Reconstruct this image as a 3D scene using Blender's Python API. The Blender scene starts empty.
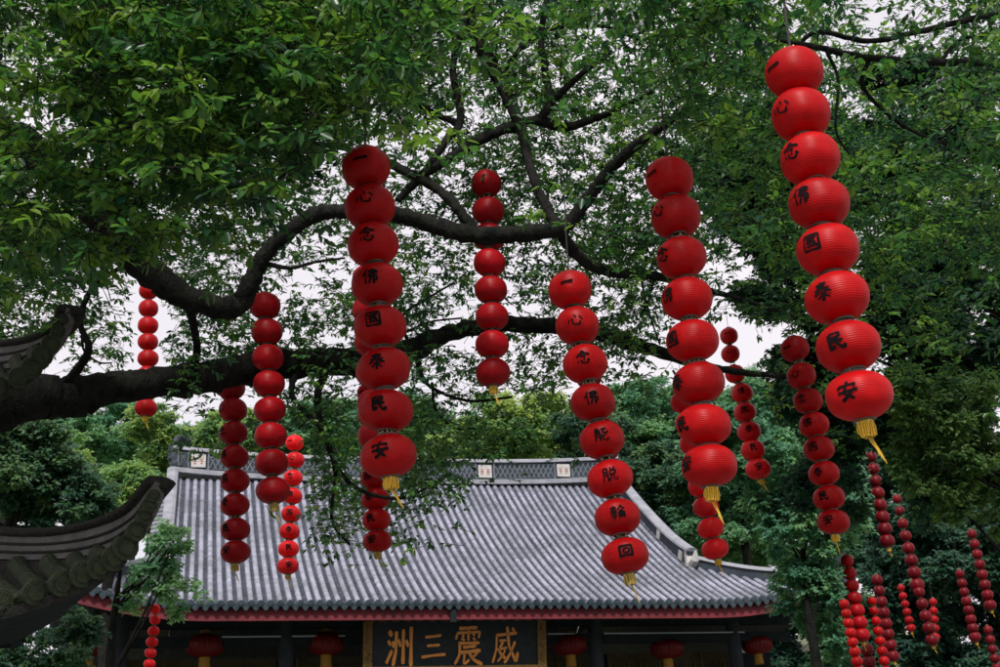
import bpy, math, random
import numpy as np
from mathutils import Vector, Matrix

random.seed(7)
rng = np.random.default_rng(11)
scene = bpy.context.scene
COL = scene.collection

# ------------------------------------------------------------------ camera
F_PX, PITCH, YAW, ROLL = 1300.0, math.radians(22), math.radians(14), math.radians(-2.8)
CAM = np.array([0.0, 0.0, 1.6])
_f = np.array([math.sin(YAW) * math.cos(PITCH), math.cos(YAW) * math.cos(PITCH), math.sin(PITCH)])
_r0 = np.array([math.cos(YAW), -math.sin(YAW), 0.0])
_u0 = np.cross(_r0, _f)
RGT = math.cos(ROLL) * _r0 + math.sin(ROLL) * _u0
UPV = -math.sin(ROLL) * _r0 + math.cos(ROLL) * _u0
FWD = _f
cam_data = bpy.data.cameras.new('camera')
cam = bpy.data.objects.new('camera', cam_data)
COL.objects.link(cam)
cam_data.sensor_width = 36
cam_data.lens = 36 * F_PX / 1000
cam_data.clip_start = 0.1
cam_data.clip_end = 2000
m = Matrix.Identity(4)
for i in range(3):
    m[i][0], m[i][1], m[i][2], m[i][3] = RGT[i], UPV[i], -FWD[i], CAM[i]
cam.matrix_world = m
cam_data.dof.use_dof = True
cam_data.dof.focus_distance = 12.0
cam_data.dof.aperture_fstop = 5.6
scene.camera = cam

# ------------------------------------------------------------------ sky and sun
SUN_EL, SUN_AZ = math.radians(50), math.radians(196)     # azimuth clockwise from +Y
world = bpy.data.worlds.new('World')
scene.world = world
world.use_nodes = True
wn, wl = world.node_tree.nodes, world.node_tree.links
wn.clear()
w_out = wn.new('ShaderNodeOutputWorld')
w_bg = wn.new('ShaderNodeBackground')
w_sky = wn.new('ShaderNodeTexSky')
w_sky.sky_type = 'NISHITA'
w_sky.sun_disc = False
w_sky.sun_elevation = SUN_EL
w_sky.sun_rotation = SUN_AZ
w_noise = wn.new('ShaderNodeTexNoise')
w_noise.inputs['Scale'].default_value = 2.2
w_noise.inputs['Detail'].default_value = 6
w_ramp = wn.new('ShaderNodeValToRGB')
w_ramp.color_ramp.elements[0].position = 0.25
w_ramp.color_ramp.elements[0].color = (0.70, 0.70, 0.70, 1)
w_ramp.color_ramp.elements[1].position = 0.6
w_ramp.color_ramp.elements[1].color = (1, 1, 1, 1)
w_mix = wn.new('ShaderNodeMixRGB')
w_mix.inputs['Color2'].default_value = (9.2, 8.7, 9.2, 1)    # bright white overcast
w_tc = wn.new('ShaderNodeTexCoord')
wl.new(w_tc.outputs['Generated'], w_noise.inputs['Vector'])
wl.new(w_noise.outputs['Fac'], w_ramp.inputs['Fac'])
wl.new(w_ramp.outputs['Color'], w_mix.inputs['Fac'])
wl.new(w_sky.outputs['Color'], w_mix.inputs['Color1'])
wl.new(w_mix.outputs['Color'], w_bg.inputs['Color'])
w_bg.inputs['Strength'].default_value = 0.085
wl.new(w_bg.outputs['Background'], w_out.inputs['Surface'])

sun_d = bpy.data.lights.new('sun', 'SUN')
sun_d.energy = 3.4
sun_d.angle = math.radians(8)
sun_d.color = (1.0, 0.96, 0.9)
sun = bpy.data.objects.new('sun', sun_d)
COL.objects.link(sun)
sdir = Vector((math.sin(SUN_AZ) * math.cos(SUN_EL), math.cos(SUN_AZ) * math.cos(SUN_EL), math.sin(SUN_EL)))
sun.rotation_euler = sdir.to_track_quat('Z', 'Y').to_euler()
sun.location = (0, -5, 40)

vs = scene.view_settings
vs.view_transform = 'Standard'
vs.look = 'None'
vs.exposure = 0.34
vs.gamma = 1.0
vs.use_curve_mapping = False
scene.render.engine = 'CYCLES'
cy = scene.cycles
cy.max_bounces = 8
cy.diffuse_bounces = 5
cy.glossy_bounces = 2
cy.transmission_bounces = 6
cy.transparent_max_bounces = 4
cy.use_denoising = True
cy.use_adaptive_sampling = True
cy.sample_clamp_indirect = 4.0

# ------------------------------------------------------------------ helpers
def ray(px, py):
    return FWD + RGT * ((px - 500.0) / F_PX) - UPV * ((py - 333.5) / F_PX)

def P(px, py, zc):                      # point seen at (px, py) at distance zc along the view axis
    return CAM + ray(px, py) * zc

def PY(px, py, Y):                      # the same, on the upright plane y = Y
    d = ray(px, py)
    return CAM + d * (Y / d[1])

def mesh_obj(name, verts, faces, mats, parent=None, smooth=False, mi=None):
    me = bpy.data.meshes.new(name)
    me.from_pydata([tuple(v) for v in verts], [], faces)
    for mt in (mats if isinstance(mats, (list, tuple)) else [mats]):
        me.materials.append(mt)
    if mi is not None:
        me.polygons.foreach_set('material_index', np.asarray(mi, dtype=np.int32))
    if smooth:
        me.polygons.foreach_set('use_smooth', np.ones(len(me.polygons), dtype=bool))
    me.update()
    o = bpy.data.objects.new(name, me)
    COL.objects.link(o)
    if parent is not None:
        o.parent = parent
    return o

def empty(name, loc=(0, 0, 0)):
    o = bpy.data.objects.new(name, None)
    o.empty_display_size = 0.2
    COL.objects.link(o)
    o.location = tuple(loc)
    return o

def tag(o, label, cat, group=None):
    o['label'] = label
    o['category'] = cat
    if group:
        o['group'] = group
    return o

def kind(o, k):
    o['kind'] = k
    return o

class MB:
    """collects shapes; build() links them as ONE mesh object (world coordinates minus origin)"""
    def __init__(s):
        s.v, s.f, s.m = [], [], []
    def add(s, v, f, mat=0):
        b = len(s.v)
        s.v += [tuple(p) for p in v]
        s.f += [tuple(i + b for i in q) for q in f]
        s.m += [mat] * len(f)
    def box(s, c, sz, R=None, mat=0, bev=0.0):
        hx, hy, hz = sz[0] / 2, sz[1] / 2, sz[2] / 2
        v = [(x * hx, y * hy, z * hz) for z in (-1, 1) for y in (-1, 1) for x in (-1, 1)]
        f = [(0, 2, 3, 1), (4, 5, 7, 6), (0, 1, 5, 4), (2, 6, 7, 3), (0, 4, 6, 2), (1, 3, 7, 5)]
        if R is not None:
            v = [R @ Vector(p) for p in v]
        s.add([(p[0] + c[0], p[1] + c[1], p[2] + c[2]) for p in v], f, mat)
    def grid(s, rows, mat=0, closed=False):
        n = len(rows[0])
        v = [p for r in rows for p in r]
        f = []
        for i in range(len(rows) - 1):
            for j in range(n if closed else n - 1):
                k = (j + 1) % n
                f.append((i * n + j, i * n + k, (i + 1) * n + k, (i + 1) * n + j))
        s.add(v, f, mat)
    def fan(s, pts, mat=0):
        s.add(pts, [tuple(range(len(pts)))], mat)
    def tube(s, pts, rad, n=8, mat=0, wob=0.0, cap=True):
        pts = [np.asarray(p, float) for p in pts]
        rows = []
        ref = np.array([0.3, 0.2, 1.0])
        for i, p in enumerate(pts):
            d = pts[min(i + 1, len(pts) - 1)] - pts[max(i - 1, 0)]
            d = d / (np.linalg.norm(d) + 1e-9)
            a = ref - d * (ref @ d)
            if np.linalg.norm(a) < 1e-3:
                a = np.array([1.0, 0, 0]) - d * d[0]
            a /= np.linalg.norm(a)
            ref = a
            b = np.cross(d, a)
            r = rad[i] if hasattr(rad, '__len__') else rad
            row = []
            for k in range(n):
                t = 2 * math.pi * k / n
                rr = r * (1 + wob * (random.random() - 0.5) * 2)
                row.append(p + (a * math.cos(t) + b * math.sin(t)) * rr)
            rows.append(row)
        s.grid(rows, mat, closed=True)
        if cap:
            s.fan(rows[0][::-1], mat)
            s.fan(rows[-1], mat)
    def lathe(s, prof, n=24, c=(0, 0, 0), mat=0, lobes=0, amp=0.0):
        rows = []
        for r, z in prof:
            row = []
            for k in range(n):
                t = 2 * math.pi * k / n
                rr = r * (1 + (amp * (abs(math.sin(lobes * t / 2)) - 0.6) if lobes else 0))
                row.append((c[0] + rr * math.cos(t), c[1] + rr * math.sin(t), c[2] + z))
            rows.append(row)
        s.grid(rows, mat, closed=True)
    def build(s, name, mats, parent=None, smooth=False, origin=(0, 0, 0)):
        v = [(p[0] - origin[0], p[1] - origin[1], p[2] - origin[2]) for p in s.v]
        return mesh_obj(name, v, s.f, mats, parent, smooth, s.m)

def catmull(pts, n):
    """smooth n-point resample of control points (any dimension)"""
    p = np.asarray(pts, float)
    k = len(p)
    out = []
    for t in np.linspace(0, k - 1, n):
        i = min(int(t), k - 2)
        u = t - i
        p0 = p[i - 1] if i > 0 else 2 * p[0] - p[1]
        p1, p2 = p[i], p[i + 1]
        p3 = p[i + 2] if i + 2 < k else 2 * p[-1] - p[-2]
        out.append(0.5 * (2 * p1 + (p2 - p0) * u + (2 * p0 - 5 * p1 + 4 * p2 - p3) * u * u + (3 * p1 - p0 - 3 * p2 + p3) * u ** 3))
    return np.array(out)

# ------------------------------------------------------------------ materials
def new_mat(name):
    mt = bpy.data.materials.new(name)
    mt.use_nodes = True
    nt = mt.node_tree
    nt.nodes.clear()
    return mt, nt.nodes, nt.links

def pbr(name, col, rough=0.7, col2=None, scale=8.0, bump=0.0, bscale=None, metal=0.0, spec=0.5, stretch=None, detail=5, stain=None):
    mt, N, L = new_mat(name)
    out = N.new('ShaderNodeOutputMaterial')
    b = N.new('ShaderNodeBsdfPrincipled')
    b.inputs['Roughness'].default_value = rough
    b.inputs['Metallic'].default_value = metal
    b.inputs['Specular IOR Level'].default_value = spec
    b.inputs['Base Color'].default_value = (*col, 1)
    tc = N.new('ShaderNodeTexCoord')
    vec = tc.outputs['Object']
    if stretch:
        mp = N.new('ShaderNodeMapping')
        mp.inputs['Scale'].default_value = stretch
        L.new(vec, mp.inputs['Vector'])
        vec = mp.outputs['Vector']
    if col2 is not None:
        n = N.new('ShaderNodeTexNoise')
        n.inputs['Scale'].default_value = scale
        n.inputs['Detail'].default_value = detail
        n.inputs['Roughness'].default_value = 0.65
        L.new(vec, n.inputs['Vector'])
        r = N.new('ShaderNodeValToRGB')
        r.color_ramp.elements[0].position = 0.35
        r.color_ramp.elements[0].color = (*col, 1)
        r.color_ramp.elements[1].position = 0.68
        r.color_ramp.elements[1].color = (*col2, 1)
        L.new(n.outputs['Fac'], r.inputs['Fac'])
        L.new(r.outputs['Color'], b.inputs['Base Color'])
        if stain:                       # large weathered patches over the fine variation
            n3 = N.new('ShaderNodeTexNoise')
            n3.inputs['Scale'].default_value = stain[0]
            n3.inputs['Detail'].default_value = 8
            n3.inputs['Roughness'].default_value = 0.7
            L.new(vec, n3.inputs['Vector'])
            r3 = N.new('ShaderNodeValToRGB')
            r3.color_ramp.elements[0].position = 0.38
            r3.color_ramp.elements[0].color = (*stain[1], 1)
            r3.color_ramp.elements[1].position = 0.58
            r3.color_ramp.elements[1].color = (1, 1, 1, 1)
            L.new(n3.outputs['Fac'], r3.inputs['Fac'])
            mm = N.new('ShaderNodeMixRGB')
            mm.blend_type = 'MULTIPLY'
            mm.inputs['Fac'].default_value = 1.0
            L.new(r.outputs['Color'], mm.inputs['Color1'])
            L.new(r3.outputs['Color'], mm.inputs['Color2'])
            L.new(mm.outputs['Color'], b.inputs['Base Color'])
    if bump:
        n2 = N.new('ShaderNodeTexNoise')
        n2.inputs['Scale'].default_value = bscale or scale * 3
        n2.inputs['Detail'].default_value = 6
        L.new(vec, n2.inputs['Vector'])
        bp = N.new('ShaderNodeBump')
        bp.inputs['Strength'].default_value = bump
        bp.inputs['Distance'].default_value = 0.03
        L.new(n2.outputs['Fac'], bp.inputs['Height'])
        L.new(bp.outputs['Normal'], b.inputs['Normal'])
    L.new(b.outputs['BSDF'], out.inputs['Surface'])
    return mt

def leaf_mat(name, ramp, rough=0.4, trans=0.35, spec=0.5):
    """leaf blades: colour differs from leaf to leaf (attribute 'tint'), light shines through"""
    mt, N, L = new_mat(name)
    out = N.new('ShaderNodeOutputMaterial')
    at = N.new('ShaderNodeAttribute')
    at.attribute_name = 'tint'
    r = N.new('ShaderNodeValToRGB')
    els = r.color_ramp.elements
    els[0].position, els[0].color = ramp[0][0], (*ramp[0][1], 1)
    els[1].position, els[1].color = ramp[-1][0], (*ramp[-1][1], 1)
    for p_, c_ in ramp[1:-1]:
        e = els.new(p_)
        e.color = (*c_, 1)
    L.new(at.outputs['Fac'], r.inputs['Fac'])
    b = N.new('ShaderNodeBsdfPrincipled')
    b.inputs['Roughness'].default_value = rough
    b.inputs['Specular IOR Level'].default_value = spec
    L.new(r.outputs['Color'], b.inputs['Base Color'])
    t = N.new('ShaderNodeBsdfTranslucent')
    g = N.new('ShaderNodeMixRGB')
    g.blend_type = 'MULTIPLY'
    g.inputs['Fac'].default_value = 1.0
    g.inputs['Color2'].default_value = (1.3, 1.5, 0.7, 1)
    L.new(r.outputs['Color'], g.inputs['Color1'])
    L.new(g.outputs['Color'], t.inputs['Color'])
    mx = N.new('ShaderNodeMixShader')
    mx.inputs['Fac'].default_value = trans
    L.new(b.outputs['BSDF'], mx.inputs[1])
    L.new(t.outputs['BSDF'], mx.inputs[2])
    L.new(mx.outputs['Shader'], out.inputs['Surface'])
    return mt

def silk_mat(name, col, col2, trans=0.3):
    """thin ribbed red fabric: light comes through; a little uneven dye and fine wire ribs"""
    mt, N, L = new_mat(name)
    out = N.new('ShaderNodeOutputMaterial')
    tc = N.new('ShaderNodeTexCoord')
    n = N.new('ShaderNodeTexNoise')
    n.inputs['Scale'].default_value = 5
    n.inputs['Detail'].default_value = 4
    L.new(tc.outputs['Object'], n.inputs['Vector'])
    r = N.new('ShaderNodeValToRGB')
    r.color_ramp.elements[0].position = 0.35
    r.color_ramp.elements[0].color = (*col, 1)
    r.color_ramp.elements[1].position = 0.7
    r.color_ramp.elements[1].color = (*col2, 1)
    L.new(n.outputs['Fac'], r.inputs['Fac'])
    b = N.new('ShaderNodeBsdfPrincipled')
    b.inputs['Roughness'].default_value = 0.40
    b.inputs['Specular IOR Level'].default_value = 0.22
    oi = N.new('ShaderNodeObjectInfo')          # each lantern faded a little differently
    mr = N.new('ShaderNodeMapRange')
    mr.inputs['To Min'].default_value = 0.78
    mr.inputs['To Max'].default_value = 1.08
    L.new(oi.outputs['Random'], mr.inputs['Value'])
    hs = N.new('ShaderNodeHueSaturation')
    L.new(mr.outputs['Result'], hs.inputs['Value'])
    L.new(r.outputs['Color'], hs.inputs['Color'])
    L.new(hs.outputs['Color'], b.inputs['Base Color'])
    t = N.new('ShaderNodeBsdfTranslucent')
    L.new(hs.outputs['Color'], t.inputs['Color'])
    mx = N.new('ShaderNodeMixShader')
    mx.inputs['Fac'].default_value = trans
    L.new(b.outputs['BSDF'], mx.inputs[1])
    L.new(t.outputs['BSDF'], mx.inputs[2])
    L.new(mx.outputs['Shader'], out.inputs['Surface'])
    return mt

M = {}
M['bark'] = pbr('bark', (0.005, 0.006, 0.006), 0.9, (0.020, 0.019, 0.016), 11, 1.0, 34, stretch=(1, 1, 0.5), stain=(1.4, (0.5, 0.62, 0.45)), spec=0.12)
M['leaf_camphor'] = leaf_mat('leaf_camphor', [(0.0, (0.010, 0.048, 0.032)), (0.45, (0.044, 0.125, 0.038)), (0.8, (0.115, 0.215, 0.036)), (1.0, (0.15, 0.24, 0.04))], 0.30, 0.46, 0.32)
M['leaf_dark'] = leaf_mat('leaf_dark', [(0.0, (0.010, 0.050, 0.036)), (0.55, (0.034, 0.105, 0.058)), (1.0, (0.11, 0.20, 0.065))], 0.5, 0.42, 0.35)
M['leaf_olive'] = leaf_mat('leaf_olive', [(0.0, (0.03, 0.10, 0.04)), (0.55, (0.07, 0.165, 0.055)), (1.0, (0.14, 0.24, 0.065))], 0.5, 0.42, 0.35)
M['leaf_teal'] = leaf_mat('leaf_teal', [(0.0, (0.05, 0.16, 0.12)), (0.55, (0.10, 0.26, 0.165)), (1.0, (0.22, 0.38, 0.18))], 0.5, 0.55, 0.4)  # leaf colours raised in place of haze and light on the hill
M['leaf_yellow'] = leaf_mat('leaf_yellow', [(0.0, (0.07, 0.18, 0.085)), (0.5, (0.17, 0.31, 0.11)), (1.0, (0.34, 0.42, 0.11))], 0.5, 0.55, 0.4)  # hill brightness put into the leaf colour here too
M['silk'] = silk_mat('silk', (0.47, 0.004, 0.006), (0.58, 0.006, 0.008), 0.36)
M['silk_deep'] = silk_mat('silk_deep', (0.38, 0.003, 0.009), (0.46, 0.005, 0.010), 0.3)  # same red toned down for strings in canopy shade
M['silk_dim'] = silk_mat('silk_dim', (0.15, 0.003, 0.008), (0.19, 0.004, 0.009), 0.25)  # same red darkened for strings among shady trees; shade is in the colour
M['silk_bright'] = silk_mat('silk_bright', (0.75, 0.010, 0.018), (0.85, 0.022, 0.025), 0.35)  # same red lightened for sunlit strings; sunlight is in the colour
M['ink'] = pbr('ink', (0.005, 0.004, 0.005), 0.9, spec=0.1)
M['cap'] = pbr('cap', (0.05, 0.03, 0.02), 0.5, (0.09, 0.05, 0.03), 40)
M['brass'] = pbr('brass', (0.72, 0.55, 0.28), 0.4, metal=0.3)
M['cord'] = pbr('cord', (0.03, 0.025, 0.025), 0.8)
M['tassel'] = pbr('tassel', (0.62, 0.36, 0.02), 0.6, (0.85, 0.55, 0.04), 60)
M['tassel_brown'] = pbr('tassel_brown', (0.22, 0.11, 0.015), 0.7, (0.30, 0.17, 0.025), 60, spec=0.2)  # darker orange-brown tone for the palace lantern tassels
M['tassel_dim'] = pbr('tassel_dim', (0.42, 0.30, 0.06), 0.7, (0.55, 0.40, 0.10), 60)
M['roof_tile'] = pbr('roof_tile', (0.185, 0.19, 0.245), 0.5, (0.325, 0.33, 0.41), 5.0, 0.3, 40, stain=(0.7, (0.52, 0.55, 0.52)))
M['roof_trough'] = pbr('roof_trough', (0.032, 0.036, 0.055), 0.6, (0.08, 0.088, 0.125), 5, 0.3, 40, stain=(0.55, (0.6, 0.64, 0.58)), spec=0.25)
M['eave_tile'] = pbr('eave_tile', (0.008, 0.019, 0.025), 0.35, (0.028, 0.052, 0.064), 6)
M['ridge_dark'] = pbr('ridge_dark', (0.022, 0.030, 0.042), 0.7, (0.045, 0.055, 0.07), 2.5, 0.3, spec=0.25)
M['ridge_pale'] = pbr('ridge_pale', (0.16, 0.17, 0.20), 0.6, (0.27, 0.275, 0.31), 3, 0.2)
M['lattice'] = pbr('lattice', (0.07, 0.09, 0.11), 0.6, (0.12, 0.14, 0.17), 5)
M['white_tile'] = pbr('white_tile', (0.36, 0.35, 0.34), 0.6, (0.5, 0.48, 0.46), 6)
M['motif'] = pbr('motif', (0.33, 0.11, 0.07), 0.7)
M['red_wood'] = pbr('red_wood', (0.125, 0.016, 0.024), 0.6, (0.175, 0.024, 0.032), 2.5, 0.1, stain=(0.8, (0.6, 0.6, 0.6)), spec=0.25)
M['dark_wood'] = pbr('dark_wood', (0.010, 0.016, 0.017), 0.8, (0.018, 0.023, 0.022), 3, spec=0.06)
M['grey_wood'] = pbr('grey_wood', (0.016, 0.022, 0.025), 0.7, (0.028, 0.034, 0.036), 3, spec=0.1)
M['door_wood'] = pbr('door_wood', (0.04, 0.035, 0.018), 0.6, (0.065, 0.055, 0.028), 3, spec=0.1)
M['board_black'] = pbr('board_black', (0.012, 0.016, 0.018), 0.4, (0.02, 0.026, 0.028), 5, spec=0.12)
M['gilt'] = pbr('gilt', (0.50, 0.17, 0.025), 0.45, (0.60, 0.25, 0.04), 6, metal=0.0)
M['gilt_old'] = pbr('gilt_old', (0.06, 0.035, 0.012), 0.55, (0.20, 0.12, 0.03), 22, 0.4, 40, spec=0.2)
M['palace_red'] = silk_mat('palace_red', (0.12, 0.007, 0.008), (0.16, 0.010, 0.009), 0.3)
M['rail'] = pbr('rail', (0.25, 0.30, 0.30), 0.5)
M['old_tile'] = pbr('old_tile', (0.024, 0.029, 0.022), 0.85, (0.045, 0.058, 0.028), 14, 0.7, 50, spec=0.15)
M['old_ridge'] = pbr('old_ridge', (0.075, 0.073, 0.072), 0.85, (0.125, 0.12, 0.112), 8, 0.7, 40, spec=0.2)
M['old_coping'] = pbr('old_coping', (0.014, 0.015, 0.013), 0.9, (0.03, 0.029, 0.024), 16, 0.8, 45, spec=0.15)
M['plaster'] = pbr('plaster', (0.13, 0.09, 0.03), 0.8, (0.18, 0.13, 0.05), 2, spec=0.2)
M['stone'] = pbr('stone', (0.14, 0.14, 0.14), 0.85, (0.20, 0.20, 0.195), 1.5, 0.3, 12)
M['earth'] = pbr('earth', (0.10, 0.09, 0.06), 0.95, (0.07, 0.09, 0.04), 0.6, 0.4, 6)

# ------------------------------------------------------------------ ground and hill (setting)
g = MB()
g.add([(-900, -900, 0), (900, -900, 0), (900, 900, 0), (-900, 900, 0)], [(0, 1, 2, 3)])
kind(g.build('ground', M['earth']), 'structure')
g = MB()
g.add([(-16, -14, 0.006), (26, -14, 0.006), (26, 32, 0.006), (-16, 32, 0.006)], [(0, 1, 2, 3)])
kind(g.build('courtyard_paving', M['stone']), 'structure')

def hill_z(x, y):
    t = max(0.0, y - 56.0)
    return 30 * (1 - math.exp(-t / 48.0)) * (0.9 + 0.1 * math.sin(x * 0.05)) - 0.05
rows = [[(x, y, hill_z(x, y)) for x in np.linspace(-160, 220, 60)] for y in np.linspace(52, 320, 50)]
g = MB()
g.grid(rows)
kind(g.build('hill', M['earth'], smooth=True), 'structure')

# ------------------------------------------------------------------ brush-written characters (0..100 box, y down)
GLYPH = {
 '一': [[(8, 56), (30, 50), (60, 50), (92, 46)]],
 '心': [[(12, 46), (8, 60), (0, 76)], [(32, 40), (33, 64), (44, 82), (66, 86), (84, 80), (82, 62)], [(46, 16), (60, 36)], [(80, 26), (100, 54)]],
 '念': [[(50, 2), (36, 22), (8, 40)], [(50, 4), (66, 22), (94, 38)], [(44, 24), (54, 32)], [(30, 42), (66, 40), (52, 58)],
       [(18, 68), (10, 84)], [(34, 64), (36, 86), (54, 94), (72, 92), (78, 80)], [(50, 62), (58, 74)], [(76, 66), (90, 80)]],
 '佛': [[(28, 4), (20, 26), (4, 46)], [(20, 30), (20, 96)], [(38, 18), (84, 16), (82, 34)], [(42, 34), (82, 34)], [(42, 34), (40, 54), (88, 52), (86, 78), (76, 72)],
       [(56, 6), (56, 60), (38, 94)], [(72, 4), (72, 96)]],
 '國': [[(12, 8), (12, 94)], [(12, 10), (88, 8), (88, 96)], [(12, 90), (88, 90)], [(26, 30), (74, 28)], [(30, 42), (48, 42), (48, 56)], [(30, 42), (30, 56), (48, 56)],
       [(26, 72), (50, 67)], [(54, 18), (62, 54), (78, 76), (80, 64)], [(72, 46), (52, 76)], [(66, 16), (76, 24)]],
 '泰': [[(24, 12), (76, 10)], [(28, 24), (72, 22)], [(12, 38), (88, 36)], [(50, 0), (44, 30), (8, 66)], [(54, 36), (72, 50), (96, 62)], [(50, 48), (50, 94), (42, 88)],
       [(32, 58), (40, 66)], [(22, 84), (46, 72)], [(72, 54), (58, 68)], [(56, 70), (82, 88)]],
 '民': [[(22, 12), (72, 10), (72, 32)], [(22, 32), (72, 32)], [(22, 10), (22, 90), (48, 74)], [(24, 54), (86, 50)], [(48, 34), (56, 64), (76, 92), (90, 90), (90, 72)]],
 '安': [[(48, 0), (54, 12)], [(14, 18), (10, 34)], [(14, 20), (88, 18), (80, 32)], [(46, 28), (32, 58), (50, 72), (74, 94)], [(68, 46), (56, 72), (16, 96)], [(6, 52), (96, 48)]],
 '能': [[(28, 4), (12, 24), (38, 22)], [(34, 14), (44, 28)], [(12, 36), (12, 94)], [(12, 38), (42, 36), (42, 92), (34, 88)], [(14, 54), (40, 52)], [(14, 68), (40, 68)],
       [(84, 8), (60, 22)], [(58, 6), (58, 34), (70, 44), (90, 42), (92, 28)], [(84, 54), (60, 68)], [(58, 50), (58, 82), (70, 94), (90, 92), (92, 76)]],
 '脫': [[(12, 8), (12, 70), (2, 96)], [(12, 10), (36, 8), (36, 94), (28, 88)], [(14, 34), (34, 34)], [(14, 56), (34, 56)], [(56, 4), (64, 18)], [(88, 2), (74, 20)],
       [(52, 26), (52, 52)], [(52, 26), (86, 24), (86, 50)], [(52, 50), (86, 50)], [(60, 52), (56, 76), (40, 96)], [(74, 52), (74, 84), (82, 94), (94, 92), (97, 72)]],
 '輪': [[(6, 16), (44, 14)], [(10, 30), (10, 60)], [(10, 30), (40, 28), (40, 60)], [(10, 44), (40, 44)], [(10, 60), (40, 60)], [(4, 76), (46, 74)], [(25, 4), (25, 97)],
       [(72, 2), (62, 22), (48, 36)], [(72, 4), (82, 20), (97, 32)], [(62, 40), (82, 38)], [(56, 50), (56, 96)], [(56, 52), (92, 50), (92, 92), (86, 90)], [(58, 68), (90, 68)],
       [(68, 52), (68, 90)], [(80, 52), (80, 90)]],
 '回': [[(12, 14), (14, 92)], [(12, 16), (88, 12), (86, 92)], [(14, 84), (86, 84)], [(34, 38), (36, 66)], [(34, 40), (66, 36), (64, 66)], [(36, 64), (64, 64)]],
 '威': [[(14, 22), (94, 15)], [(16, 22), (14, 60), (0, 96)], [(56, 0), (64, 50), (88, 94), (98, 70)], [(86, 40), (64, 76), (42, 96)], [(76, 2), (86, 12)],
       [(24, 38), (52, 35)], [(38, 40), (26, 66), (50, 88)], [(48, 54), (40, 74), (18, 92)], [(18, 61), (56, 56)]],
 '震': [[(18, 5), (82, 3)], [(10, 16), (6, 34)], [(10, 18), (92, 14), (86, 30)], [(50, 5), (50, 36)], [(26, 22), (36, 26)], [(26, 32), (36, 36)], [(64, 20), (74, 24)], [(64, 30), (74, 34)],
       [(14, 44), (88, 42)], [(18, 44), (16, 72), (0, 98)], [(30, 54), (76, 52)], [(24, 66), (92, 62)], [(36, 66), (34, 96), (54, 84)], [(82, 68), (62, 80)], [(52, 66), (66, 86), (98, 98)]],
 '三': [[(20, 18), (50, 15), (80, 10)], [(26, 50), (74, 45)], [(4, 88), (50, 84), (96, 80)]],
 '洲': [[(8, 12), (18, 24)], [(4, 36), (14, 46)], [(0, 90), (20, 58)], [(36, 12), (34, 60), (22, 98)], [(24, 36), (28, 54)], [(60, 8), (60, 92)], [(44, 34), (50, 52)], [(88, 2), (88, 100)], [(70, 34), (78, 52)]],
 '花': [[(20, 20), (50, 50), (80, 20)], [(50, 10), (50, 90)], [(15, 60), (40, 55), (50, 70)], [(85, 60), (60, 55), (50, 70)], [(25, 85), (75, 85)]],
}
def brush(ch, wid=11.0, seed=0):
    """ribbon outline of each stroke: list of (left, right) point rows in the glyph box"""
    rr = random.Random(seed * 101 + ord(ch))
    out = []
    for st in GLYPH[ch]:
        pts = [(x + rr.uniform(-1.5, 1.5), y + rr.uniform(-1.5, 1.5)) for x, y in st]
        ln = sum(math.dist(pts[i], pts[i + 1]) for i in range(len(pts) - 1))
        n = max(4, int(ln / 7))
        # polyline with slightly rounded corners
        c = catmull(pts, n) if len(pts) > 2 and ln < 70 else np.array([np.array(pts[0]) * 0])
        if len(c) == 1:
            seg = np.cumsum([0] + [math.dist(pts[i], pts[i + 1]) for i in range(len(pts) - 1)])
            tt = np.linspace(0, seg[-1], n)
            c = np.stack([np.interp(tt, seg, [p[0] for p in pts]), np.interp(tt, seg, [p[1] for p in pts])], 1)
        rows = []
        w0 = wid * rr.uniform(0.8, 1.2)
        for i in range(n):
            d = c[min(i + 1, n - 1)] - c[max(i - 1, 0)]
            d = d / (np.linalg.norm(d) + 1e-9)
            nrm = np.array([-d[1], d[0]])
            t = i / (n - 1)
            w = w0 * (0.75 + 0.35 * abs(2 * t - 0.9)) * (0.55 if i == n - 1 else 1) * (0.8 if i == 0 else 1)
            rows.append((c[i] + nrm * w / 2, c[i] - nrm * w / 2))
        out.append(rows)
    return out

# ------------------------------------------------------------------ the temple hall
EY, RY = 34.0, 43.7                      # eave and ridge distance
CZ = CAM[2]
GX0, GX1 = -0.65, 14.95                  # gables
CX0, CX1 = -3.6, 18.4                    # hip corners
S_HIP = 3.5
def roof_z(s):
    return CZ + 6.32 + 0.455 * s + 0.0172 * s * s
def upturn(x, s):
    d = max(0.0, (CX0 + 4.2 - x) / 4.2, (x - CX1 + 4.2) / 4.2)
    return 0.75 * d * d * max(0.0, 1 - s / 4.0) ** 1.5
def roof_pt(x, s, dz=0.0):
    return (x, EY + s, roof_z(s) + upturn(x, s) + dz)
temple = empty('temple_hall', (7.4, 38, 0))
tag(temple, 'wide temple hall with grey tiled curved roof, red fascia and dark lantern-hung veranda', 'temple')
TO = (7.4, 38, 0)
PITCHX = 0.252
xs = np.arange(CX0 + 0.12, CX1 - 0.05, PITCHX)
def s_top(x):
    if x < GX0:
        return S_HIP * (x - CX0) / (GX0 - CX0)
    if x > GX1:
        return S_HIP * (CX1 - x) / (CX1 - GX1)
    return RY - EY
tiles, eave = MB(), MB()
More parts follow.
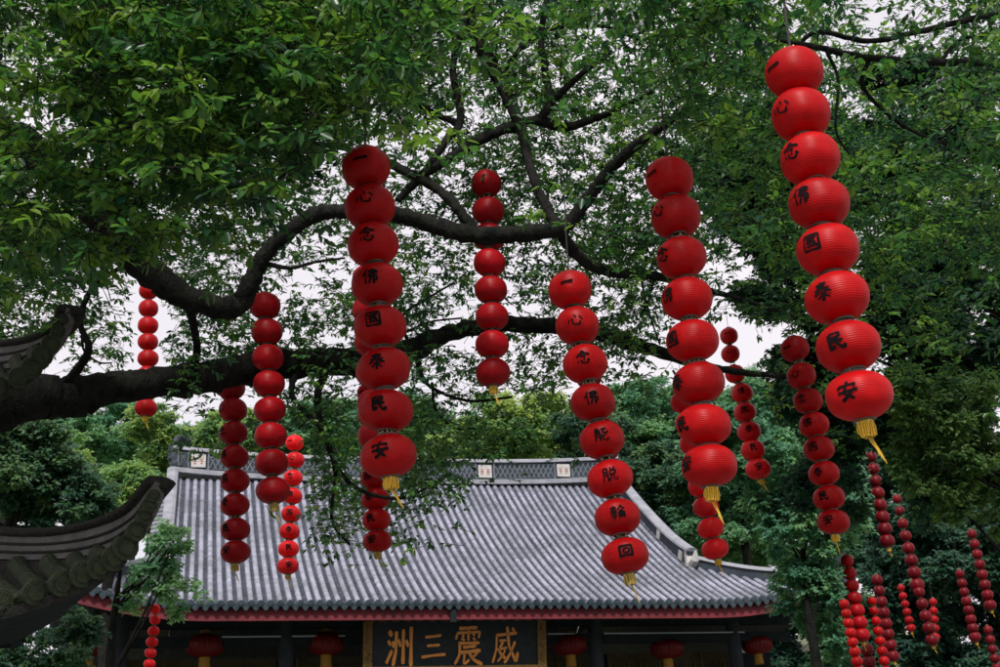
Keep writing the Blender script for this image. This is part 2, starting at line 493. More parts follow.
for x in xs:
    st = s_top(x)
    if st < 0.15:
        continue
    jit = random.uniform(-0.012, 0.012)
    # barrel: overlapping half-round tiles
    n = max(2, int(st / 0.36))
    rows = []
    for j in range(n):
        for e_, rr in ((0.0, 0.078), (0.985, 0.070)):
            s = st * (j + e_) / n
            row = []
            for k in range(7):
                t = math.pi * k / 6
                row.append(roof_pt(x + jit - rr * math.cos(t), s, 0.035 + rr * 1.05 * math.sin(t) + random.uniform(-.003, .003)))
            rows.append(row)
    tiles.grid(rows, 0)
    # trough: lapped pan tiles seen as little steps
    n = max(2, int(st / 0.17))
    rows = []
    for j in range(n):
        for e_, dz in ((0.0, 0.030), (0.97, 0.0)):
            s = st * (j + e_) / n
            rows.append([roof_pt(x + PITCHX * (0.22 + 0.56 * k / 4), s, dz + 0.05 * abs(k / 2 - 1) ** 2) for k in range(5)])
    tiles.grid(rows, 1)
    # round end tile and pointed drip tile on the eave
    c = roof_pt(x + jit, 0, 0.055)
    ring = [(c[0] + 0.088 * math.cos(a), c[1] - 0.03, c[2] - 0.01 + 0.088 * math.sin(a)) for a in np.linspace(0, 2 * math.pi, 13)[:-1]]
    back = [(p[0], p[1] + 0.05, p[2]) for p in ring]
    eave.grid([ring, back], 0, closed=True)
    eave.fan(ring)
    rosette = [(c[0] + 0.055 * math.cos(a), c[1] - 0.045, c[2] - 0.01 + 0.055 * math.sin(a)) for a in np.linspace(0, 2 * math.pi, 9)[:-1]]
    eave.grid([[(c[0] + 0.06 * math.cos(a), c[1] - 0.03, c[2] - 0.01 + 0.06 * math.sin(a)) for a in np.linspace(0, 2 * math.pi, 9)[:-1]], rosette], 0, closed=True)
    eave.fan(rosette)
    q = roof_pt(x + PITCHX / 2, 0, 0.0)
    drip = [(-0.1, 0.06), (-0.095, -0.04), (-0.05, -0.11), (0, -0.15), (0.05, -0.11), (0.095, -0.04), (0.1, 0.06), (0.0, 0.02)]
    fr = [(q[0] + a, q[1] - 0.01, q[2] + b) for a, b in drip]
    eave.fan(fr[::-1])
    eave.grid([fr, [(p[0], p[1] + 0.03, p[2]) for p in fr]], 0, closed=True)
roof = tiles.build('roof', [M['roof_tile'], M['roof_trough']], temple, smooth=False, origin=TO)
eave.build('eave_tile', M['eave_tile'], roof)
roof.children[0].location = (-TO[0], -TO[1], -TO[2])
# rear slope and end hips: plain tiled sheets
back = MB()
sr = np.linspace(0, RY - EY, 14)
back.grid([[(x, 2 * RY - EY - s, roof_z(s) + upturn(x, s)) for x in np.linspace(GX0, GX1, 30)] for s in sr])
for gx, cx in ((GX0, CX0), (GX1, CX1)):
    rws = []
    for t in np.linspace(0, 1, 8):
        s = S_HIP * t
        y0, y1 = EY + s, 2 * RY - EY - s
        x = cx + (gx - cx) * t
        rws.append([(x, y, roof_z(s) + upturn(x, s) * (1 if abs(y - RY) > 8 else 0)) for y in np.linspace(y0, y1, 14)])
    back.grid(rws)
    # gable triangle
    tri = [(gx, EY + s, roof_z(s) - 0.05) for s in np.linspace(S_HIP, RY - EY, 10)] + [(gx, 2 * RY - EY - s, roof_z(s) - 0.05) for s in np.linspace(RY - EY, S_HIP, 10)]
    back.fan(tri)
for sgn in (0, 1):      # outer bits of the rear slope beyond the gables
    gx, cx = ((GX0, CX0), (GX1, CX1))[sgn]
    back.grid([[(gx + (cx - gx) * (1 - s / S_HIP) * u, 2 * RY - EY - s, roof_z(s)) for u in np.linspace(0, 1, 4)] for s in np.linspace(0, S_HIP, 5)])
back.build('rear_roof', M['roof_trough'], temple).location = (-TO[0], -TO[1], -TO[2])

def tpart(mb, name, mats, parent=temple, smooth=False):
    """temple part, or a piece of one, given in world coordinates"""
    o = mb.build(name, mats, parent, smooth)
    if parent is temple:
        o.location = (-TO[0], -TO[1], -TO[2])
    return o

# main ridge with pierced panels, white tiles and pale coping
def ridge_lift(x):
    t = (x - (GX0 + GX1) / 2) / ((GX1 - GX0) / 2)
    return 0.26 * abs(t) ** 3
zr = roof_z(RY - EY)
rb, rc, rl, rbase = MB(), MB(), MB(), MB()
nx = 40
X = np.linspace(GX0 - 0.1, GX1 + 0.1, nx)
def sweep(mb, prof, pts_fn, mat=0):
    rows = [[pts_fn(x, a, b) for a, b in prof] for x in X]
    mb.grid(rows, mat, closed=True)
    mb.fan(rows[0][::-1], mat)
    mb.fan(rows[-1], mat)
sweep(rb, [(-0.17, 0.10), (0.17, 0.10), (0.17, 0.74), (-0.17, 0.74)], lambda x, a, b: (x, RY + a, zr + b + ridge_lift(x)))
ridge = tpart(rb, 'ridge', M['ridge_dark'])
sweep(rc, [(-0.27, 0.74), (0.27, 0.74), (0.25, 0.83), (0.12, 0.90), (-0.12, 0.90), (-0.25, 0.83)], lambda x, a, b: (x, RY + a, zr + b + ridge_lift(x)))
sweep(rc, [(-0.30, -0.06), (0.30, -0.06), (0.30, 0.10), (-0.30, 0.10)], lambda x, a, b: (x, RY + a, zr + b + ridge_lift(x)))
tpart(rc, 'coping', M['ridge_pale'], ridge)
squares = [0.12, 4.8, 10.05, 12.95]
edges = [GX0 + 0.1] + [v for q in squares for v in (q - 0.33, q + 0.33)] + [GX1 - 0.1]
for e0_, e1_ in zip(edges[0::2], edges[1::2]):        # one pierced panel between each pair of tiles
    if e1_ - e0_ < 0.3:
        continue
    rl = MB()
    nb = max(2, int((e1_ - e0_ - 0.3) / 0.17))
    for s_ in (1, -1):
        for i in range(nb + 1):
            xx = e0_ + 0.15 + (e1_ - e0_ - 0.3) * i / nb
            rl.box((xx, RY - 0.183 - (0.012 if s_ > 0 else 0), zr + 0.42 + ridge_lift(xx)), (0.035, 0.014, 0.56), Matrix.Rotation(s_ * math.radians(28), 3, 'Y'))
    for xx in (e0_, e1_):
        rl.box((xx, RY - 0.20, zr + 0.42 + ridge_lift(xx)), (0.05, 0.05, 0.62))
    for dz in (-0.28, 0.28):
        xm = (e0_ + e1_) / 2
        rl.box((xm, RY - 0.185, zr + 0.42 + dz + ridge_lift(xm) * 0.8), (e1_ - e0_ - 0.06, 0.024, 0.03))
    tpart(rl, 'lattice', M['lattice'], ridge)
for q in squares:
    w_ = MB()
    w_.box((q, RY - 0.20, zr + 0.42 + ridge_lift(q)), (0.48, 0.04, 0.46))
    for k in range(2):
        for st in brush('花', 9, k + int(q)):
            f0 = lambda p: (q - 0.11 + 0.22 * k + (p[0] - 50) / 100 * 0.19, RY - 0.226, zr + 0.42 + ridge_lift(q) - (p[1] - 50) / 100 * 0.3)
            w_.grid([[f0(a), f0(b)] for a, b in st], 1)
    tpart(w_, 'white_tile', [M['white_tile'], M['motif']], ridge)

# upturned finials at the two ends of the ridge
for gx, sg in ((GX0, 1), (GX1, -1)):
    q = MB()
    base = np.array([gx - 0.05 * sg, RY, zr + 0.5])
    cur = catmull([(0.12, 0, -0.1), (0.02, 0, 0.35), (0.0, 0, 0.65), (0.18, 0, 0.92), (0.40, 0, 0.86), (0.38, 0, 0.66)], 22)
    q.tube([base + np.array([p[0] * sg, 0, p[2]]) for p in cur], np.interp(np.linspace(0, 1, 22), [0, .4, .8, 1], [0.24, 0.19, 0.11, 0.04]), 10, wob=0.15)
    for k in range(6):
        p = cur[3 + 3 * k]
        q.tube([base + np.array([p[0] * sg, 0, p[2]]), base + np.array([(p[0] - 0.24 + 0.09 * k) * sg, 0, p[2] + 0.14])], [0.09, 0.015], 6)
        q.tube([base + np.array([p[0] * sg, -0.1, p[2]]), base + np.array([(p[0] + 0.1) * sg, -0.2, p[2] + 0.1])], [0.07, 0.02], 6)
    tpart(q, 'finial', M['ridge_dark'])
# descending gable ridges and hip ridges
for gx, cx, sg in ((GX0, CX0, -1), (GX1, CX1, 1)):
    path = [(gx + sg * 0.05, s) for s in np.linspace(RY - EY - 0.1, S_HIP - 0.1, 26)]
    for nm, prof, mt in (('gable_ridge', [(-0.15, 0.0), (0.15, 0.0), (0.15, 0.40), (-0.15, 0.40)], 'ridge_dark'),
                         ('coping', [(-0.19, 0.40), (0.19, 0.40), (0.17, 0.46), (0.08, 0.51), (-0.08, 0.51), (-0.17, 0.46)], 'ridge_pale')):
        q = MB()
        rows = []
        for x, s in path:
            sl = 0.455 + 0.0344 * s
            nrm = np.array([0, -sl, 1]) / math.hypot(sl, 1)
            lift = 0.10 * max(0, 1 - (s - S_HIP) / 2.0) ** 2
            c = np.array([x, EY + s, roof_z(s)])
            rows.append([c + np.array([a, 0, 0]) + nrm * (b + lift) for a, b in prof])
        q.grid(rows, 0, closed=True)
        q.fan(rows[0][::-1]); q.fan(rows[-1])
        if nm == 'gable_ridge':
            gr = tpart(q, nm, M[mt])
        else:
            tpart(q, nm, M[mt], gr)
    for s in (S_HIP + 2.1, S_HIP + 0.35):      # pale tiles set in the sides of the ridge
        q = MB()
        sl = 0.455 + 0.0344 * s
        R_ = Matrix.Rotation(math.atan(sl), 3, 'X')
        c = np.array([gx + sg * 0.05, EY + s, roof_z(s)]) + np.array([0, -sl, 1]) / math.hypot(sl, 1) * 0.22
        q.box((c[0], c[1], c[2]), (0.36, 0.30, 0.28), R_)
        tpart(q, 'white_tile', M['white_tile'], gr)
    q = MB()
    s = S_HIP - 0.2
    q.box((gx + sg * 0.05, EY + s, roof_z(s) + 0.30), (0.34, 0.16, 0.5))
    q.tube([(gx + sg * 0.05, EY + s - 0.05, roof_z(s) + 0.1), (gx + sg * 0.05, EY + s - 0.35, roof_z(s) + 0.2), (gx + sg * 0.05, EY + s - 0.45, roof_z(s) + 0.45)], [0.16, 0.12, 0.04], 7)
    tpart(q, 'end_ornament', M['white_tile'], gr)
    q, qc = MB(), MB()
    rows, rows2 = [], []
    for t in np.linspace(0, 1, 16):
        x, s = gx + (cx - gx) * t, S_HIP * (1 - t)
        c = np.array([x, EY + s, roof_z(s) + upturn(x, s) + 0.10 * t * t + (0.35 * max(0, t - 0.8) / 0.2)])
        d = np.array([0.78, 0.62 * sg, 0]) * 0.5
        rows.append([c + d * a + np.array([0, 0, b]) for a, b in ((-0.2, 0), (0.2, 0), (0.2, 0.30), (-0.2, 0.30))])
        rows2.append([c + d * a + np.array([0, 0, b]) for a, b in ((-0.32, 0.30), (0.32, 0.30), (0.2, 0.41), (-0.2, 0.41))])
    q.grid(rows, 0, closed=True); q.fan(rows[-1]); q.fan(rows[0][::-1])
    qc.grid(rows2, 0, closed=True); qc.fan(rows2[-1]); qc.fan(rows2[0][::-1])
    hr = tpart(q, 'hip_ridge', M['ridge_dark'])
    tpart(qc, 'coping', M['ridge_pale'], hr)
    # verge tiles stepping down outside the gable ridge
    q = MB()
    for s in np.arange(S_HIP, RY - EY, 0.3):
        q.tube([(gx + sg * 0.15, EY + s, roof_z(s) + 0.06), (gx + sg * 0.55, EY + s - 0.02, roof_z(s) - 0.02)], 0.09, 8)
    tpart(q, 'verge_tile', M['roof_tile'])

# red fascia following the eave, rafters' soffit behind it
q, so = MB(), MB()
rowsA, rowsB = [], []
for x in np.linspace(CX0 + 0.9, CX1 - 0.9, 60):
    z0 = roof_z(0) + upturn(x, 0)
    rowsA.append([(x, EY + 0.14, z0 - 0.06), (x, EY + 0.14, z0 - 0.37), (x, EY + 0.24, z0 - 0.37), (x, EY + 0.24, z0 - 0.06)])
    rowsB.append([(x, EY + 0.25, z0 - 0.30), (x, EY + 2.9, z0 + 0.35), (x, EY + 2.9, z0 + 0.40), (x, EY + 0.25, z0 - 0.22)])
q.grid(rowsA, 0, closed=True); q.fan(rowsA[0]); q.fan(rowsA[-1][::-1])
fas = tpart(q, 'fascia', M['red_wood'])
q = MB()
pj = PY(453, 613, EY + 0.1)
q.box((pj[0], EY + 0.10, roof_z(0) - 0.24), (0.16, 0.10, 0.42))
tpart(q, 'fascia_joint', M['dark_wood'], fas)  # dark block standing for the gap at the fascia joint
so.grid(rowsB, 0, closed=True)
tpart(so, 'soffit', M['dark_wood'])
q = MB()
for x in np.arange(CX0 + 1.2, CX1 - 1.2, 0.33):
    z0 = roof_z(0) + upturn(x, 0)
    q.tube([(x, EY + 0.26, z0 - 0.36), (x, EY + 2.8, z0 + 0.27)], 0.055, 6)
tpart(q, 'rafter', M['dark_wood'])['kind'] = 'stuff'
# walls, beams, columns and doors of the dark veranda
WALL_Y = EY + 3.0
q = MB()
for c, sz in (((7.4, WALL_Y + 0.15, 3.9), (19.4, 0.3, 6.2)), ((-2.2, RY, 3.9), (0.3, 13.0, 6.2)), ((17.0, RY, 3.9), (0.3, 13.0, 6.2)), ((7.4, 2 * RY - WALL_Y, 3.9), (19.4, 0.3, 6.2))):
    q.box(c, sz)
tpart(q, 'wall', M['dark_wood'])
q = MB()
q.box((7.4, RY - 1.5, 0.4), (24, 19, 0.8))
q.box((7.4, EY + 0.35, 0.2), (6, 0.9, 0.4))
tpart(q, 'platform', M['stone'])
zl = PY(420, 637, EY + 1.6)[2]
q = MB()
q.box((7.4, EY + 1.75, zl + 0.55), (19.6, 0.28, 0.5))
q.box((7.4, EY + 1.75, zl - 0.06), (19.6, 0.22, 0.26))
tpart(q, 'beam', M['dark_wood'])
for a, b in ((222, 281), (292, 345), (548, 575), (604, 745)):
    q = MB()
    pa, pb = PY(a, 637, EY + 1.58), PY(b, 637, EY + 1.58)
    q.tube([(pa[0], EY + 1.58, zl + 0.05), (pb[0], EY + 1.58, zl + 0.05)], 0.022, 6)
    tpart(q, 'rail', M['rail'])
for px in (120, 286, 438, 596, 735):
    p = PY(px, 650, EY + 1.75)
    q = MB()
    q.lathe([(0.30, 0.8), (0.30, 0.95), (0.22, 1.0), (0.205, 4.0), (0.20, 8.0)], 20, (p[0], EY + 1.75, 0))
    tpart(q, 'column', M['grey_wood'], smooth=True)
for a, b in ((126, 276), (296, 430), (446, 590), (606, 728)):
    pa, pb = PY(a, 650, WALL_Y), PY(b, 650, WALL_Y)
    x0, x1 = pa[0], pb[0]
    q = MB()
    top = PY(680, 653, WALL_Y)[2]
    q.box(((x0 + x1) / 2, WALL_Y - 0.03, (0.8 + top) / 2), (x1 - x0, 0.06, top - 0.8))
    n = 4
    for k in range(n):
        xa = x0 + (x1 - x0) * k / n
        xb = x0 + (x1 - x0) * (k + 1) / n
        for j in range(7):
            q.box((xa + (xb - xa) * (j + 0.5) / 7, WALL_Y - 0.08, top - 1.25), (0.04, 0.05, 2.0))
        for j in range(8):
            q.box(((xa + xb) / 2, WALL_Y - 0.085, top - 0.25 - 0.28 * j), (xb - xa - 0.1, 0.045, 0.04))
        q.box((xa + 0.03, WALL_Y - 0.09, (0.8 + top) / 2), (0.08, 0.08, top - 0.8))
    tpart(q, 'door', M['door_wood'])

# the name board under the eave
YB = EY + 1.15
cs = [PY(364, 618, YB), PY(542, 618, YB)]
bx0, bx1 = cs[0][0] - 0.05, cs[1][0] + 0.02
bz1 = cs[0][2]
bh = 1.46
plaque = empty('name_board', ((bx0 + bx1) / 2, YB, bz1 - bh))
tag(plaque, 'black name board with four gold brushed characters and gilt frame under the temple eave', 'sign')
tilt = Matrix.Rotation(math.radians(9), 3, 'X')
def bp(x, z, d):          # board coordinates: x along, z up from its lower edge, d towards the viewer
    v = tilt @ Vector((0, -d, z))
    return (x - (bx0 + bx1) / 2, v.y, v.z)
q = MB()
W2 = (bx1 - bx0) / 2
def bbox(mb, x0, x1, z0, z1, d0, d1, mat=0):
    xm = (bx0 + bx1) / 2
    v = [bp(x + xm, z, d) for d in (d0, d1) for z in (z0, z1) for x in (x0, x1)]
    mb.add(v, [(0, 2, 3, 1), (4, 5, 7, 6), (0, 1, 5, 4), (2, 6, 7, 3), (0, 4, 6, 2), (1, 3, 7, 5)], mat)
bbox(q, -W2 + 0.1, W2 - 0.1, 0.1, bh - 0.1, 0.0, 0.06)
q.build('panel', M['board_black'], plaque)
q = MB()
fw = 0.24
bbox(q, -W2, W2, 0, 0.17, -0.03, 0.12); bbox(q, -W2, W2, bh - 0.12, bh, -0.03, 0.12)
bbox(q, -W2, -W2 + fw, 0.17, bh - 0.12, -0.03, 0.12); bbox(q, W2 - fw, W2, 0.17, bh - 0.12, -0.03, 0.12)
for k in range(110):      # carved scrolls on the frame
    if k < 64:
        x = -W2 + 0.08 + (2 * W2 - 0.16) * (k % 32) / 31
        z = 0.085 if k < 32 else bh - 0.06
    else:
        x = (-W2 + fw / 2 if k % 2 else W2 - fw / 2) + random.uniform(-0.06, 0.06)
        z = 0.2 + (bh - 0.4) * (k - 64) / 46
    c = [bp(x + (bx0 + bx1) / 2 + 0.045 * math.cos(t) * (1 - t / 9), z + 0.045 * math.sin(t) * (1 - t / 9), 0.125) for t in np.linspace(0, 6, 9) + random.uniform(0, 6)]
    q.tube(c, 0.014, 5)
q.build('frame', M['gilt_old'], plaque)
for ch, px in (('洲', 400), ('三', 433), ('震', 468), ('威', 505)):
    xc = PY(px, 645, YB - 0.1)[0]
    q = MB()
    hw = {'洲': 0.37, '三': 0.36, '震': 0.39, '威': 0.36}[ch]
    hh = {'洲': 0.53, '三': 0.36, '震': 0.51, '威': 0.49}[ch]
    for st in brush(ch, 12.5 if ch in '洲三' else 8.8, 3):
        for d0 in (0.085,):
            top = [[bp(xc + (p[0] - 50) / 50 * hw, bh * 0.47 - (p[1] - 50) / 50 * hh, d0) for p in ab] for ab in st]
            bot = [[bp(xc + (p[0] - 50) / 50 * hw * 1.02, bh * 0.47 - (p[1] - 50) / 50 * hh * 1.02, 0.058) for p in ab] for ab in st]
            q.grid(top)
            loop_t = [r[0] for r in top] + [r[1] for r in top[::-1]]
            loop_b = [r[0] for r in bot] + [r[1] for r in bot[::-1]]
            q.grid([loop_t, loop_b], 0, closed=True)
    q.build('character', M['gilt'], plaque)

# ------------------------------------------------------------------ palace lanterns under the eave
def palace_lantern(px, py, w, label):
    p = PY(px, py, EY + 1.9)
    zc = (p - CAM) @ FWD
    R = w * zc / F_PX / 2
    root = empty('palace_lantern', p)
    tag(root, label, 'lantern', 'palace lanterns hung under the temple eave')
    q = MB()
    prof = [(R * math.sqrt(max(0.03, 1 - abs(t) ** 2.4)), 0.62 * R * t) for t in np.linspace(-1, 1, 19)]
    q.lathe(prof, 72, lobes=24, amp=0.10)
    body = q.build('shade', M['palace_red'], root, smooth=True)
    q = MB()
    q.lathe([(0.02, 0.82 * R), (0.30 * R, 0.80 * R), (0.32 * R, 0.62 * R), (0.0, 0.6 * R)], 20)
    q.build('top_cap', M['gilt_old'], root)
    q = MB()
    q.lathe([(0.0, -0.58 * R), (0.29 * R, -0.60 * R), (0.29 * R, -0.70 * R), (0.27 * R, -0.72 * R), (0.31 * R, -1.25 * R), (0.0, -1.22 * R)], 40, lobes=20, amp=0.05)
    q.build('tassel', M['tassel_brown'], root)
    top = roof_z(1.9) - 0.75
    q = MB()
    q.tube([(0, 0, 0.8 * R), (0, 0, top - p[2])], 0.012, 5)
    q.build('cord', M['cord'], root)
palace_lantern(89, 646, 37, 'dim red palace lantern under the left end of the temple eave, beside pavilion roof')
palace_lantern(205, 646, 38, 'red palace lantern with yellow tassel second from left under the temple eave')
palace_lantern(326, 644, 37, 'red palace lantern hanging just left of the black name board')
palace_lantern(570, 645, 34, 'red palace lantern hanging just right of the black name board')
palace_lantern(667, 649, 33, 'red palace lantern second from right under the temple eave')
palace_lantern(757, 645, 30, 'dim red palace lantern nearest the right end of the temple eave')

# ------------------------------------------------------------------ near pavilion at the left: upturned roof corners
PAV_DX = 17
def smooth3(pts, n):
    c = catmull(pts, n)
    return [P(a - PAV_DX, b, z) for a, b, z in c]
pav_o = P(-260, 760, 11.5); pav_o[2] = 0
pavilion = empty('pavilion', pav_o)
tag(pavilion, 'old dark pavilion with upturned mossy tiled roof corners at the left edge', 'pavilion')
def ppart(mb, name, mats, parent=pavilion, smooth=False):
    o = mb.build(name, mats, parent, smooth)
    if parent is pavilion:
        o.location = tuple(-pav_o)
    return o
def roof_corner(ridge, base, start, eav, n_tiles, sc, far_px):
    n = 44
    R_ = smooth3(ridge, n)
    B_ = smooth3(base, n)
    E_ = smooth3(eav, n)
    S_ = smooth3(start, n)
    # barrel tiles from the ridge foot to the eave
    q = MB()
    for k in range(n_tiles):
        t = (k + 0.35) / n_tiles
        i = t * (n - 1)
        a = np.array([np.interp(i, range(n), [p[j] for p in S_]) for j in range(3)])
        b = np.array([np.interp(i, range(n), [p[j] for p in E_]) for j in range(3)])
        L_ = np.linalg.norm(b - a)
        rr = sc * min(0.072, 0.034 + 0.075 * L_)
        m_ = 9
        pts = []
        for j in range(m_ + 1):
            u = j / m_
            p = a + (b - a) * u
            p[2] -= 0.10 * L_ * math.sin(math.pi * u)
            pts.append(p + np.array([0, 0, 0.02]))
        rad = [rr * (1.0 + 0.14 * (j % 3 == 0)) for j in range(m_ + 1)]
        q.tube(pts, rad, 12, wob=0.04)
        d = (b - a) / L_                      # round end tile with a raised rim
        q.tube([pts[-1] - d * 0.01, pts[-1] + d * 0.035], rr * 1.22, 14)
        q.tube([pts[-1] + d * 0.035, pts[-1] + d * 0.05], rr * 0.75, 12)
    rf = ppart(q, 'roof', M['old_tile'])
    q = MB()
    rows = []
    for u in np.linspace(0, 1, 9):
        rows.append([np.asarray(B_[i]) * (1 - u) + np.asarray(E_[i]) * u - np.array([0, 0, 0.10 * math.sin(math.pi * u) * np.linalg.norm(E_[i] - B_[i]) + 0.03]) for i in range(n)])
    q.grid(rows)
    q.grid([rows[-1], [p - np.array([0, -0.02, 0.07]) for p in rows[-1]]])
    q.build('pan_tile', M['old_coping'], rf)
    # hip ridge: side band + coping
    q, c = MB(), MB()
    rowsq, rowsc = [], []
    for i in range(n):
        up = np.asarray(R_[i])
        lo = np.asarray(B_[i])
        bk = np.array([0.06, 0.16, 0.0]) * sc
        rowsq.append([up, lo - np.array([0, 0, 0.02]), lo + bk - np.array([0, 0, 0.02]), up + bk])
        d = np.asarray(R_[min(i + 1, n - 1)]) - np.asarray(R_[max(i - 1, 0)])
        d /= np.linalg.norm(d)
        rr = 0.046 * sc
        mid = up + bk * 0.5 + np.array([0, 0, 0.02])
        side = np.cross(d, np.array([0, 0, 1.0])); side /= np.linalg.norm(side)
        up2 = np.cross(side, d)
        rowsc.append([mid + side * (0.12 * sc * math.cos(t)) + up2 * (rr * math.sin(t)) * (1 + random.uniform(-.08, .08)) for t in np.linspace(0, 2 * math.pi, 13)[:-1]])
    q.grid(rowsq, 0, closed=True); q.fan(rowsq[0][::-1]); q.fan(rowsq[-1])
    hr = ppart(q, 'hip_ridge', M['old_ridge'])
    c.grid(rowsc, 0, closed=True); c.fan(rowsc[0][::-1]); c.fan(rowsc[-1])
    c.build('coping', M['old_coping'], hr, smooth=True)
    # thin mould lines on the band
    q = MB()
    for f_ in (0.45, 0.8):
        q.tube([np.asarray(R_[i]) * (1 - f_) + np.asarray(B_[i]) * f_ + np.array([0, -0.006, 0]) for i in range(2, n)], 0.012 * sc, 5)
    q.build('moulding', M['old_coping'], hr)
    # underside and the slope on the far side of the hip
    q = MB()
    far = smooth3(far_px, n)
    q.grid([[p - np.array([0, -0.03, 0.09]) for p in E_], far])
    q.grid([[p + np.array([0.05, 0.1, 0]) for p in R_], far])
    ppart(q, 'soffit', M['dark_wood'])
roof_corner(
    [(173, 481, 9.00), (163, 493, 9.08), (150, 508, 9.2), (128, 520, 9.45), (98, 529, 9.75), (58, 534, 10.15), (8, 532, 10.7), (-60, 524, 11.4), (-150, 500, 12.4)],
    [(171, 492, 8.98), (164, 507, 9.02), (152, 527, 9.1), (128, 545, 9.3), (95, 554, 9.6), (55, 557, 10.0), (8, 556, 10.55), (-60, 550, 11.3), (-150, 530, 12.3)],
    [(170, 497, 9.0), (160, 518, 9.0), (143, 543, 9.1), (112, 560, 9.4), (76, 566, 9.75), (30, 568, 10.2), (-20, 566, 10.8), (-90, 558, 11.5), (-180, 535, 12.5)],
    [(171, 496, 8.96), (165, 512, 8.95), (155, 530, 8.93), (140, 553, 8.9), (121, 567, 8.88), (96, 579, 8.86), (62, 592, 8.84), (10, 606, 8.84), (-70, 622, 8.84)],
    12, 1.0,
    [(170, 498, 9.05), (160, 520, 9.1), (143, 547, 9.25), (118, 578, 9.5), (92, 604, 9.8), (60, 628, 10.2), (10, 648, 10.7), (-60, 660, 11.4), (-150, 668, 12.3)])
roof_corner(
    [(84, 307, 10.6), (80, 318, 10.7), (70, 330, 10.85), (50, 339, 11.1), (20, 344, 11.5), (-40, 346, 12.2), (-130, 335, 13.3)],
    [(82, 314, 10.58), (76, 328, 10.65), (64, 345, 10.8), (45, 359, 11.0), (15, 368, 11.4), (-40, 374, 12.1), (-130, 368, 13.2)],
    [(81, 318, 10.6), (73, 335, 10.7), (58, 352, 10.9), (32, 366, 11.2), (-5, 376, 11.6), (-65, 380, 12.4), (-160, 374, 13.5)],
    [(81, 318, 10.56), (74, 335, 10.5), (62, 354, 10.45), (46, 372, 10.4), (24, 386, 10.36), (-25, 404, 10.34), (-120, 425, 10.34)],
    9, 1.0,
    [(81, 320, 10.65), (74, 338, 10.75), (62, 358, 10.9), (45, 378, 11.1), (20, 396, 11.5), (-30, 415, 12.2), (-125, 435, 13.3)])
# posts, beams and wall under the lower roof
q = MB()
a = P(-20, 640, 11.6); b = P(-420, 640, 12.6)
for p in (a, b):
    q.tube([(p[0], p[1], 0), (p[0], p[1], p[2] + 0.25)], 0.14, 14)
ppart(q, 'column', M['dark_wood'])
q = MB()
q.tube([a + np.array([0.3, 0, 0.05]), b + np.array([-0.3, 0, 0.05])], 0.13, 10)
q.tube([a + np.array([0.2, 0, -0.35]), b + np.array([-0.3, 0, -0.35])], 0.09, 10)
ppart(q, 'beam', M['dark_wood'])
q = MB()
mid = (a + b) / 2
q.box((mid[0] - 0.3, mid[1] + 0.6, (P(-100, 420, 12)[2]) / 2), (abs(a[0] - b[0]) - 0.6, 0.2, P(-100, 420, 12)[2]))
ppart(q, 'wall', M['plaster'])

# ------------------------------------------------------------------ where the lantern strings hang (label, lanterns, looks); built further down
S1, S2 = '一心念佛國泰民安', '一心念佛能脫輪回'
STRINGS = []
def STR(label, pts, **kw):
    STRINGS.append((label, pts, kw))
def line(p0, p1, n, bend=0.0):
    """n lanterns evenly from p0 to p1, each (px, py, width)"""
    out = []
    for i in range(n):
        t = i / (n - 1)
        out.append((p0[0] + (p1[0] - p0[0]) * t + bend * math.sin(math.pi * t), p0[1] + (p1[1] - p0[1]) * t, p0[2] + (p1[2] - p0[2]) * t))
    return out
STR('tallest red lantern string at upper right, black characters turned left, yellow tassel',
    [(794, 73, 57), (801, 115, 58.5), (810, 159, 59.5), (819, 204, 60.5), (828, 250, 62), (837, 298, 63), (848.5, 347, 64.5), (859, 396, 66)], text=S1, az=(-42, -18), mat='silk', cord=0.6)
STR('large red lantern string left of centre with characters and yellow tassel over the roof',
    [(366, 168, 49), (370, 207, 50), (373, 245, 50.5), (377, 285, 51), (380, 327, 52), (384, 369, 53), (386, 411, 54.5), (388.5, 456, 57)], text=S1, az=(-13, -17), mat='silk', cord=0.8)
STR('large red lantern string right of centre whose characters sit on its left side',
    [(669.5, 179, 48), (676, 217, 49), (681.5, 258, 50), (687, 299, 50.5), (692.5, 341, 52), (698.5, 383.5, 53), (704, 425.5, 54), (709.5, 466, 56)], text=S1, az=(-45, -54), mat='silk')
STR('leaning red lantern string at centre, characters facing front, tassel before the roof',
    [(570, 290, 43), (577.5, 326, 44), (585, 364, 44.5), (593, 402.5, 45), (602, 440, 45.5), (610, 479, 46), (617.5, 517.5, 46.5), (625, 556, 47.5)], text=S2, az=(-7, 3), mat='silk', tas='d')
STR('plain dark red lantern string hanging behind the horizontal limb at top centre',
    [(486, 184, 31), (488, 211, 32), (489, 237, 32), (489.5, 263, 32.5), (491, 290, 33), (492, 317, 33.5), (492, 344.5, 33.5), (493, 372.5, 34.5)], mat='silk_deep', squash=(1.12, 1.05))
STR('red lantern string with eight lanterns crossing the thick limb at left of the roof',
    [(265, 306, 31), (267, 332, 31.5), (268, 358, 31.5), (269, 384, 32), (270, 410, 32), (270.5, 436, 32.5), (271.5, 463, 33), (273, 490.5, 34)], mat='silk_deep', tas='d', squash=(1.1, 1.0))
STR('dark red lantern string starting under the thick limb, straight before the roof tiles',
    [(231.5, 388, 27.5), (233, 410, 28), (233.5, 433, 28), (234.5, 457, 28.5), (235, 481, 29), (235, 505, 29), (235.5, 529.5, 29.5), (235.5, 552, 30)], mat='silk_deep', tas='d', text=S1, az=(-60, -40))
